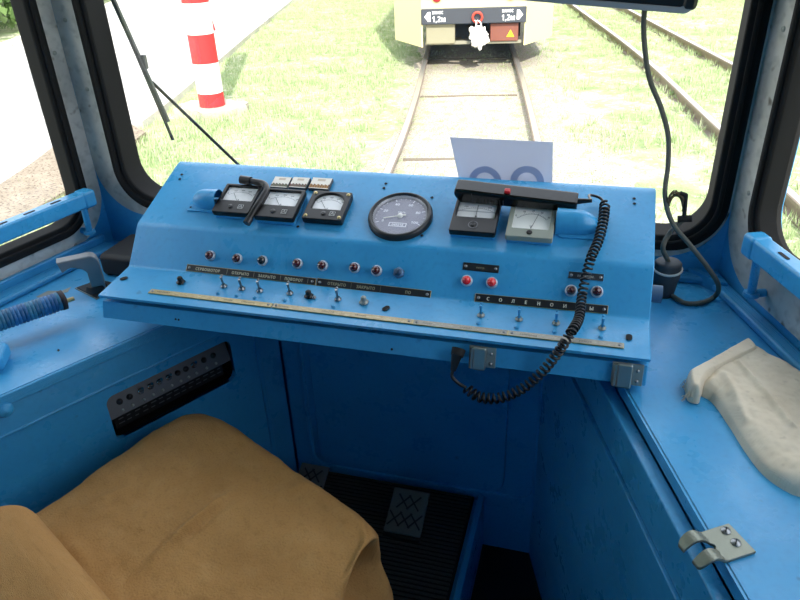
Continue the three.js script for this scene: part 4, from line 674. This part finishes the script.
{ // controller lever on the left counter
  const H = (x, y, h) => hitY(x, y, YL + h), b = H(98, 291, 0.0);
  const t = thing('controller_lever', 'grey cast-metal control lever on a dark base plate by the console', 'lever', [b.x, YL, b.z]); const grey = std('#84878a', 0.5, 0.3);
  const pl = [[77, 289], [100, 281], [119, 286], [97, 299]].map(([x, y]) => { const p = H(x, y, 0); return [p.x, p.z]; }); part(t, 'base_plate', flat(pl, YL + 0.004, 0.004), std('#22262a', 0.5, 0.4)); part(t, 'plate_rim', flat(pl.map(([x, z]) => [x + (x - b.x) * 0.1, z + (z - b.z) * 0.1]), YL + 0.002, 0.002), M.dullSteel);
  const hh = 0.075, top = V(b.x, YL + hh, b.z), tip = hit(60, 262, V(0, 1, 0), V(0, YL + hh + 0.002, 0));
  const d = tip.clone().sub(top); const L = d.length(); const fr = new Frame(top, d, V(0, 1, 0));
  const s = new THREE.Shape(); s.moveTo(-0.020, -hh + 0.004); s.lineTo(0.006, -hh + 0.004); s.lineTo(0.008, -0.028); s.quadraticCurveTo(0.012, -0.014, 0.04, -0.011); s.lineTo(L * 0.72, -0.010); s.lineTo(L, -0.020); s.lineTo(L + 0.006, 0.004); s.lineTo(L * 0.6, 0.006); s.lineTo(0.0, 0.008); s.quadraticCurveTo(-0.014, 0.008, -0.017, -0.01); s.closePath();
  const g = extr(s, 0.020, 0.003, 3); g.translate(0, 0, -0.010); part(t, 'handle', boxUV(fr.on(g)), grey);
  part(t, 'boss', cyl(0.018, 0.022, 0.012, 20).translate(b.x, YL + 0.010, b.z), std('#2b2f33', 0.5, 0.4));
}
{ // black box behind the lever, against the front wall
  const a = hitY(113, 262, YL), t = thing('black_tray', 'black moulded tray in the corner between console and front wall', 'tray', [-0.585, YL, -0.27]);
  part(t, 'tray_body', rbox(0.17, 0.05, 0.12, 0.012, 3).translate(-0.545, YL + 0.025, -0.27), std('#17181b', 0.6));
  for (let i = 0; i < 5; i++) part(t, 'chalk_mark', rbox(rr(0.008, 0.02), 0.0008, rr(0.003, 0.006), 0.0003, 1).rotateY(rr(-0.6, 0.6)).translate(-0.50 + rr(-0.02, 0.035), YL + 0.0504, -0.24 + rr(-0.012, 0.015)), M.white, 'white scratch mark');
}
{ // taped hand lever reaching in from the left
  const y = YL + 0.045, a = hitY(-75, 346, y), b = hitY(60, 301, y), t = thing('taped_hand_lever', 'hand lever wrapped in blue and green striped tape over the left counter', 'lever', [a.x, YL, a.z]);
  const d = b.clone().sub(a).normalize(), L = a.distanceTo(b), fr = new Frame(a, d, V(0, 1, 0)); const cols = ['#1f5b90', '#28699f', '#25628a', '#2f7296'].map((c) => std(c, 0.4));
  const n = 34; for (let i = 0; i < n; i++) { const x0 = L * i / n, w = L / n; part(t, 'tape_wrap', fr.on(lathe([[0.0162, 0], [0.0178 + 0.0006 * noise(i * 2.1), w * 0.3], [0.0178, w * 0.8], [0.0162, w]], 18).rotateZ(-Math.PI / 2), x0, 0, 0), cols[(i * 7 + (i >> 1)) % 4]); }
  part(t, 'end_collar', fr.on(lathe([[0, 0.0], [0.0185, 0], [0.0188, 0.008], [0.012, 0.010], [0, 0.010]], 20).rotateZ(-Math.PI / 2), L, 0, 0), std('#3a2f33', 0.6)); part(t, 'steel_tip', fr.on(cyl(0.004, 0.004, 0.016, 12).rotateZ(Math.PI / 2), L + 0.016, -0.004, 0), M.brass);
  part(t, 'pivot_post', rodBetween(V(a.x, YL, a.z), a, 0.02, 0.016), M.blue); part(t, 'pivot_flange', cyl(0.035, 0.038, 0.008, 24).translate(a.x, YL + 0.004, a.z), M.blue);
  const k = hitY(-6, 366, YL), c = thing('blue_bracket', 'rounded blue bracket on the left counter edge below the taped lever', 'bracket', [k.x, YL, k.z]); part(c, 'bracket_body', boxUV(rbox(0.05, 0.032, 0.06, 0.012, 4).rotateY(0.5).translate(k.x, YL + 0.016, k.z)), M.blue); part(c, 'bracket_bolt', cyl(0.006, 0.007, 0.006, 6).translate(k.x, YL + 0.034, k.z), M.dullSteel);
}
{ // double hook latch screwed to the right counter edge
  const y = YR, h = (px, py) => hitY(px, py, y), A = h(728, 526), B = h(750, 556), Cc = h(700, 571), D = h(680, 541);
  const o = h(716, 548), u = A.clone().sub(D).normalize(), fr = new Frame(V(o.x, YR, o.z), V(u.x, 0, u.z), V(0, 0, 0).add(V(0, 1, 0).cross(V(u.x, 0, u.z)))); // v towards the window-wall front
  const q = [A, B, Cc, D].map((p) => { const r = p.clone().sub(fr.o); return [r.dot(fr.u), r.dot(fr.v)]; });
  const t = thing('hook_latch', 'worn two-pronged metal latch screwed to the right counter edge', 'latch', [o.x, YR, o.z]); const mat = std('#8b8f83', 0.45, 0.8, { bumpMap: paintBump, bumpScale: 0.0008 });
  const u1 = Math.max(q[0][0], q[1][0]), u0 = Math.min(q[2][0], q[3][0]), v1 = Math.max(q[0][1], q[3][1]), v0 = Math.min(q[1][1], q[2][1]); const W = (v1 - v0), m = (v0 + v1) / 2;
  const s = new THREE.Shape(); s.moveTo(u1, m - W * 0.5); s.lineTo(u1, m + W * 0.5); s.lineTo(u0 + 0.012, m + W * 0.5); s.quadraticCurveTo(u0, m + W * 0.5, u0, m + W * 0.36); s.lineTo(u0, m + W * 0.16); s.lineTo(u0 + (u1 - u0) * 0.42, m + W * 0.12); s.quadraticCurveTo(u0 + (u1 - u0) * 0.55, m, u0 + (u1 - u0) * 0.42, m - W * 0.12); s.lineTo(u0, m - W * 0.16); s.lineTo(u0, m - W * 0.36); s.quadraticCurveTo(u0, m - W * 0.5, u0 + 0.012, m - W * 0.5); s.closePath();
  let g = extr(s, 0.003, 0.0006, 1, 8); g.translate(0, 0, 0.0012); const p = g.attributes.position; const bend = u0 + (u1 - u0) * 0.45; // the prongs curve up over the edge, then down
  g = subdivideX(g); const pp = g.attributes.position; for (let i = 0; i < pp.count; i++) { const x = pp.getX(i); if (x < bend) { const k = (bend - x) / (bend - u0); pp.setZ(i, pp.getZ(i) + 0.010 * Math.sin(k * Math.PI * 0.9) - 0.006 * k * k); } }
  g.computeVertexNormals(); part(t, 'latch_plate', boxUV(fr.on(g)), mat);
  for (const [x, yy] of [[725, 534], [735, 546]]) { const r = h(x, yy).sub(fr.o); part(t, 'screw', fr.on(latheZ([[0.0055, 0], [0.005, 0.002], [0, 0.003]], 14), r.dot(fr.u), r.dot(fr.v), 0.0044), M.steel); part(t, 'screw_slot', fr.on(rbox(0.008, 0.0012, 0.0008, 0.0002, 1), r.dot(fr.u), r.dot(fr.v), 0.0073, 0.7), M.blackMatt); }
}
function subdivideX(g, maxLen = 0.004) { g = g.index ? g.toNonIndexed() : g; let tri = []; const p = g.attributes.position; for (let i = 0; i < p.count; i += 3) tri.push([0, 1, 2].map((k) => V(p.getX(i + k), p.getY(i + k), p.getZ(i + k)))); const out = []; const go = (a, b, c, d) => { const la = a.distanceTo(b), lb = b.distanceTo(c), lc = c.distanceTo(a), m = Math.max(la, lb, lc); if (m < maxLen || d > 9) { out.push(a, b, c); return; } if (m === la) { const e2 = a.clone().lerp(b, 0.5); go(a, e2, c, d + 1); go(e2, b, c, d + 1); } else if (m === lb) { const e2 = b.clone().lerp(c, 0.5); go(a, b, e2, d + 1); go(a, e2, c, d + 1); } else { const e2 = c.clone().lerp(a, 0.5); go(a, b, e2, d + 1); go(e2, b, c, d + 1); } }; for (const [a, b, c] of tri) go(a, b, c, 0); const r = new THREE.BufferGeometry(); r.setAttribute('position', new THREE.Float32BufferAttribute(out.flatMap((v) => [v.x, v.y, v.z]), 3)); r.setAttribute('uv', new THREE.Float32BufferAttribute(out.flatMap((v) => [v.x, v.y]), 2)); r.computeVertexNormals(); return r; }

// ---------------------------------------------------------------- cloth things
function inside(pts, x, y) { let c = false; for (let i = 0, j = pts.length - 1; i < pts.length; j = i++) { const [xi, yi] = pts[i], [xj, yj] = pts[j]; if ((yi > y) !== (yj > y) && x < (xj - xi) * (y - yi) / (yj - yi) + xi) c = !c; } return c; }
function distTo(pts, x, y) { let d = 9; for (let i = 0, j = pts.length - 1; i < pts.length; j = i++) { const [ax, ay] = pts[j], [bx, by] = pts[i], dx = bx - ax, dy = by - ay, t = clamp(((x - ax) * dx + (y - ay) * dy) / (dx * dx + dy * dy)); d = Math.min(d, Math.hypot(x - ax - t * dx, y - ay - t * dy)); } return d; }
const weave = tex(512, (u, v) => { const s = Math.sin(u * Math.PI * 2 * 64) * Math.sin(v * Math.PI * 2 * 64), x = 0.5 + 0.3 * s + 0.2 * wrapN(u, v, 40, 3, 2); return [x, x, x]; }, false, 8);
const canvasCol = tex(256, (u, v) => { const a = wrapN(u, v, 5, 81), b = wrapN(u, v, 26, 82, 3); return mixc(mixc([0.85, 0.79, 0.69], [0.91, 0.86, 0.77], clamp(0.5 + a)), [0.62, 0.56, 0.47], smooth(0.1, 0.6, b) * 0.3); }, true, 4);
M.canvas = std('#ffffff', 0.92, 0, { map: canvasCol, bumpMap: weave, bumpScale: 0.0004 });
const tanCol = tex(512, (u, v) => { const a = wrapN(u, v, 4, 91), b = wrapN(u, v, 26, 92, 3), c = wrapN(u, v, 120, 93, 2), m = 1 - Math.abs(wrapN(u, v, 7, 94, 3)) * 4; let col = mixc([0.64, 0.465, 0.25], [0.71, 0.53, 0.305], clamp(0.5 + a)); col = mixc(col, [0.53, 0.385, 0.20], smooth(0.05, 0.45, b) * 0.25); col = mixc(col, [0.73, 0.575, 0.37], smooth(-0.1, 0.5, wrapN(u, v, 14, 94, 4)) * 0.3); return mixc(col, [0.42, 0.30, 0.16], clamp(c) * 0.5); }, true, 2.2);
const tanBump = tex(512, (u, v) => { const x = 0.5 + 0.5 * wrapN(u, v, 70, 95, 3) + 0.06 * Math.sin((u + v) * Math.PI * 2 * 70); return [x, x, x]; }, false, 5);
M.tan = std('#ffffff', 0.88, 0, { map: tanCol, bumpMap: tanBump, bumpScale: 0.0012 });
function puff(outline, plane, H, edge, wrinkle, N = 130) { // a soft filled cloth lying on a plane: height grows from the outline inwards
  let x0 = 9, x1 = -9, z0 = 9, z1 = -9; for (const [x, z] of outline) { x0 = Math.min(x0, x); x1 = Math.max(x1, x); z0 = Math.min(z0, z); z1 = Math.max(z1, z); }
  const pos = [], id = new Map(), idx = [], hx = (x1 - x0) / N, hz = (z1 - z0) / N; const val = (i, j) => { const k = i * 1000 + j; if (id.has(k)) return id.get(k); let x = x0 + i * hx, z = z0 + j * hz; const d = distTo(outline, x, z); const t = clamp(d / edge), y = plane + H(x, z) * Math.sqrt(1 - (1 - t) * (1 - t)) + wrinkle(x, z) * smooth(0, 0.4, t) + 0.0005; const n = pos.length / 3; pos.push(x, y, z); id.set(k, n); return n; };
  for (let i = 0; i < N; i++) for (let j = 0; j < N; j++) { const x = x0 + (i + 0.5) * hx, z = z0 + (j + 0.5) * hz; if (!inside(outline, x, z)) continue; const a = val(i, j), b = val(i + 1, j), c = val(i + 1, j + 1), d = val(i, j + 1); idx.push(a, d, b, b, d, c); }
  // pull the stair-stepped border onto the outline
  const cnt = new Map(); for (let q = 0; q < idx.length; q += 3) for (let r = 0; r < 3; r++) { const a = idx[q + r], b = idx[q + (r + 1) % 3], k = a < b ? a + '_' + b : b + '_' + a; cnt.set(k, (cnt.get(k) ?? 0) + 1); }
  const border = new Set(); for (const [k, v] of cnt) if (v === 1) k.split('_').forEach((s) => border.add(+s));
  for (const n of border) { const x = pos[3 * n], z = pos[3 * n + 2]; let best = 9, bx = x, bz = z; for (let i = 0, j = outline.length - 1; i < outline.length; j = i++) { const [ax, ay] = outline[j], [cx, cy] = outline[i], dx = cx - ax, dy = cy - ay, t = clamp(((x - ax) * dx + (z - ay) * dy) / (dx * dx + dy * dy)), px = ax + t * dx, pz = ay + t * dy, dd = Math.hypot(x - px, z - pz); if (dd < best) { best = dd; bx = px; bz = pz; } } pos[3 * n] = bx; pos[3 * n + 1] = plane; pos[3 * n + 2] = bz; }
  const g = new THREE.BufferGeometry(); g.setAttribute('position', new THREE.Float32BufferAttribute(pos, 3)); g.setAttribute('uv', new THREE.Float32BufferAttribute(pos.flatMap((v, i) => i % 3 === 0 ? [pos[i], pos[i + 2]] : []), 2)); g.setIndex(idx); g.computeVertexNormals(); return g;
}
{ // canvas bag (mitten-shaped) on the right counter
  const yT = YR + 0.020, P = (x, y, yy = yT) => { const p = hitY(x, y, yy); return [p.x, p.z]; };
  const sm = (list, yy, n = 60) => new THREE.CatmullRomCurve3(list.map(([x, y]) => { const [a, b] = P(x, y, yy); return V(a, 0, b); }), true, 'centripetal').getPoints(n).slice(0, -1).map((p) => [p.x, p.z]);
  const body = sm([[703, 375], [750, 352], [775, 364], [800, 380], [832, 402], [848, 435], [845, 472], [826, 492], [800, 497], [780, 488], [762, 474], [745, 452], [728, 425], [710, 401], [698, 394]], YR, 90);
  const t = thing('canvas_mitten', 'off-white canvas mitten lying on the right counter', 'mitten', [body[0][0], YR, body[0][1]]);
  const cA = P(750, 352), cB = P(848, 435), ax = V(cB[0] - cA[0], 0, cB[1] - cA[1]).normalize();
  const ridge = (x, z, a, b, w) => { const [ax0, az0] = a, [bx, bz] = b, dx = bx - ax0, dz = bz - az0, t2 = clamp(((x - ax0) * dx + (z - az0) * dz) / (dx * dx + dz * dz)); const d = Math.hypot(x - ax0 - t2 * dx, z - az0 - t2 * dz); return Math.exp(-d * d / (w * w)); };
  const r1 = [P(738, 366), P(790, 430)], r2 = [P(725, 378), P(745, 420)];
  part(t, 'mitten_body', puff(body, YR, () => 0.026, 0.032, (x, z) => 0.006 * ridge(x, z, ...r1, 0.004) + 0.005 * ridge(x, z, ...r2, 0.006) + 0.007 * fbm(x * 20, z * 20, 2) + 0.0015 * fbm(x * 70, z * 70, 5)), M.canvas);
  const cuff = sm([[686, 379], [688, 377], [715, 362], [743, 346], [746, 345], [757, 356], [755, 359], [735, 369], [708, 383], [702, 391], [699, 398], [690, 396], [687, 390]], YR + 0.012, 90);
  part(t, 'folded_cuff', puff(cuff, YR + 0.002, () => 0.028, 0.007, (x, z) => 0.002 * fbm(x * 40, z * 40, 7), 90), M.canvas, 'folded hem of the mitten');
  const fr = []; for (let i = 0; i < 40; i++) { const [x, z] = P(rr(686, 696), rr(382, 397), YR + 0.01); fr.push(tube([V(x, YR + rr(0.002, 0.02), z), V(x + rr(-0.006, 0.003), YR + rr(0.002, 0.02), z + rr(0, 0.006)), V(x + rr(-0.008, 0.003), YR + rr(0.001, 0.012), z + rr(0, 0.008))], 0.0005, 6, 4)); }
  const fm = part(t, 'frayed_threads', merge(...fr), M.canvas); fm.userData.kind = 'stuff';
}
{ // driver's seat
  const yT = -0.235, FL = V(-0.347, 0, -0.056), FR = V(0.126, 0, 0.178), u = FR.clone().sub(FL).normalize(), d = V(-0.29, 0, 0.957), W = FL.distanceTo(FR), D = 0.48;
  const ctr = FL.clone().addScaledVector(u, W / 2).addScaledVector(d, D / 2);
  const t = thing('driver_seat', 'driver seat covered in worn tan cloth beside the left counter', 'seat', [ctr.x, FLOOR, ctr.z]);
  // cushion: a rounded slab, parameterised as a superellipse plan swept over a rounded profile
  const toP = (x, y) => { const p = hitY(x, y, yT).sub(ctr); const det = u.x * d.z - u.z * d.x; return [(p.x * d.z - p.z * d.x) / det / W + 0.5, (u.x * p.z - u.z * p.x) / det / D + 0.5]; };
  const creases = [[[147, 571], [235, 494], 0.010, 0.014], [[151, 577], [239, 500], -0.003, 0.010], [[215, 449], [243, 430], 0.004, 0.012], [[262, 500], [330, 478], 0.004, 0.014], [[60, 530], [95, 575], 0.005, 0.014], [[95, 505], [125, 490], 0.003, 0.012], [[240, 560], [330, 520], 0.004, 0.02]].map(([a, b, h, w]) => [toP(...a), toP(...b), h, w]);
  const NA = 220, NP = 60, pos = [], uv = [], idx = []; const hs = 0.15;
  const ln = (p, a, b, w) => { const dx = b[0] - a[0], dy = b[1] - a[1], q = clamp(((p[0] - a[0]) * dx + (p[1] - a[1]) * dy) / (dx * dx + dy * dy)); const e2 = Math.hypot(p[0] - a[0] - q * dx, p[1] - a[1] - q * dy); return Math.exp(-e2 * e2 / (w * w)) * Math.sin(Math.PI * clamp(q * 0.9 + 0.05)); };
  for (let i = 0; i <= NA; i++) for (let j = 0; j <= NP; j++) {
    const a = i / NA * Math.PI * 2, ca = Math.cos(a), sa = Math.sin(a), n = 6.5, rs = Math.pow(Math.pow(Math.abs(ca), n) + Math.pow(Math.abs(sa), n), -1 / n);
    const q = j / NP; let k, y; // q 0..0.6 top from the middle outwards, then over the edge and down the side
    if (q < 0.55) { k = q / 0.55 * 0.86; y = 0.012 * (1 - (k / 0.86) ** 2); } else if (q < 0.75) { const b = (q - 0.55) / 0.2 * Math.PI / 2; k = 0.86 + 0.14 * Math.sin(b); y = -0.036 * (1 - Math.cos(b)); } else { const b = (q - 0.75) / 0.25; k = 1 + 0.012 * Math.sin(b * Math.PI) - 0.03 * b; y = -0.036 - (hs - 0.036) * b; }
    let x = ca * rs * W / 2 * k, z = sa * rs * D / 2 * k; const px = x / W + 0.5, pz = z / D + 0.5; // pz 0 = front
    const top = 1 - smooth(0.86, 1.0, k);
    y += top * creases.reduce((q2, [a2, b2, h2, w2]) => q2 + h2 * ln([px, pz], a2, b2, w2), 0);
    y += 0.007 * fbm(px * 5, pz * 5, 1) * (0.4 + top) + 0.002 * fbm(px * 24, pz * 24, 3);
    const out = 0.010 * fbm(a * 4, q * 4, 6) * smooth(0.7, 1, k); x += ca * out; z += sa * out;
    // sag at the front-left, a little higher at the front-right corner; pocket-like fold hanging at the front-right corner
    const corner = Math.exp(-(((px - 0.99) / 0.2) ** 2 + ((pz - 0.15) / 0.085) ** 2));
    if (q > 0.6) { const f = smooth(0.62, 0.80, q); x -= 0.11 * corner * f * (1 - smooth(0.84, 0.95, q) * 1.15); y += 0.012 * corner * (1 - f); }
    const lip = Math.exp(-(((px - 1.0) / 0.14) ** 2 + ((pz - 0.06) / 0.10) ** 2)); x += 0.024 * lip * smooth(0.55, 0.8, q); z -= 0.012 * lip * smooth(0.55, 0.8, q); y += 0.008 * lip;
    pos.push(ctr.x + u.x * x + d.x * z, yT + y, ctr.z + u.z * x + d.z * z); uv.push(x + (k > 0.99 ? 0.2 * ca * q : 0), z + (k > 0.99 ? 0.2 * sa * q : 0));
  }
  for (let i = 0; i < NA; i++) for (let j = 0; j < NP; j++) { const a = i * (NP + 1) + j, b = a + NP + 1; idx.push(a, a + 1, b, b, a + 1, b + 1); }
  let g = new THREE.BufferGeometry(); g.setAttribute('position', new THREE.Float32BufferAttribute(pos, 3)); g.setAttribute('uv', new THREE.Float32BufferAttribute(uv, 2)); g.setIndex(idx); g.computeVertexNormals();
  part(t, 'cushion', g, M.tan, 'cushion in a loose tan cloth cover');
  part(t, 'seat_pan', rbox(W * 0.9, 0.03, D * 0.88, 0.012).rotateY(-Math.atan2(u.z, u.x)).translate(ctr.x, yT - hs - 0.005, ctr.z), M.blue, 'blue seat pan');
  part(t, 'pedestal', cyl(0.05, 0.06, yT - hs - 0.02 - FLOOR, 24).translate(ctr.x, (yT - hs - 0.02 + FLOOR) / 2, ctr.z), M.blue); part(t, 'pedestal_foot', cyl(0.13, 0.14, 0.02, 28).translate(ctr.x, FLOOR + 0.01, ctr.z), M.blue);
  // backrest: low rounded pad in the same cloth
  const bl = 0.42, bt = 0.13, bh = 0.30, bc = FL.clone().addScaledVector(u, 0.045 + bl / 2).addScaledVector(d, 0.33 + bt / 2); const bg = rbox(bl, bh, bt, 0.05, 8); const bp = bg.attributes.position;
  for (let i = 0; i < bp.count; i++) { const x = bp.getX(i), y = bp.getY(i), z = bp.getZ(i); const o = 1 + 0.05 * fbm(x * 9, y * 9, z * 9); bp.setXYZ(i, x * o, y + 0.006 * fbm(x * 12, z * 12, 4), z * o - 0.03 * Math.cos(x / bl * Math.PI) * 0 + (y + bh / 2) * 0.10); }
  bg.rotateY(-Math.atan2(u.z, u.x)); bg.translate(bc.x, -0.13 - bh / 2, bc.z); bg.computeVertexNormals(); const uvb = bg.attributes.uv; for (let i = 0; i < uvb.count; i++) uvb.setXY(i, uvb.getX(i) * 0.4, uvb.getY(i) * 0.3);
  part(t, 'backrest', bg, M.tan, 'low backrest pad in tan cloth');
}
renderer.render(scene, camera);
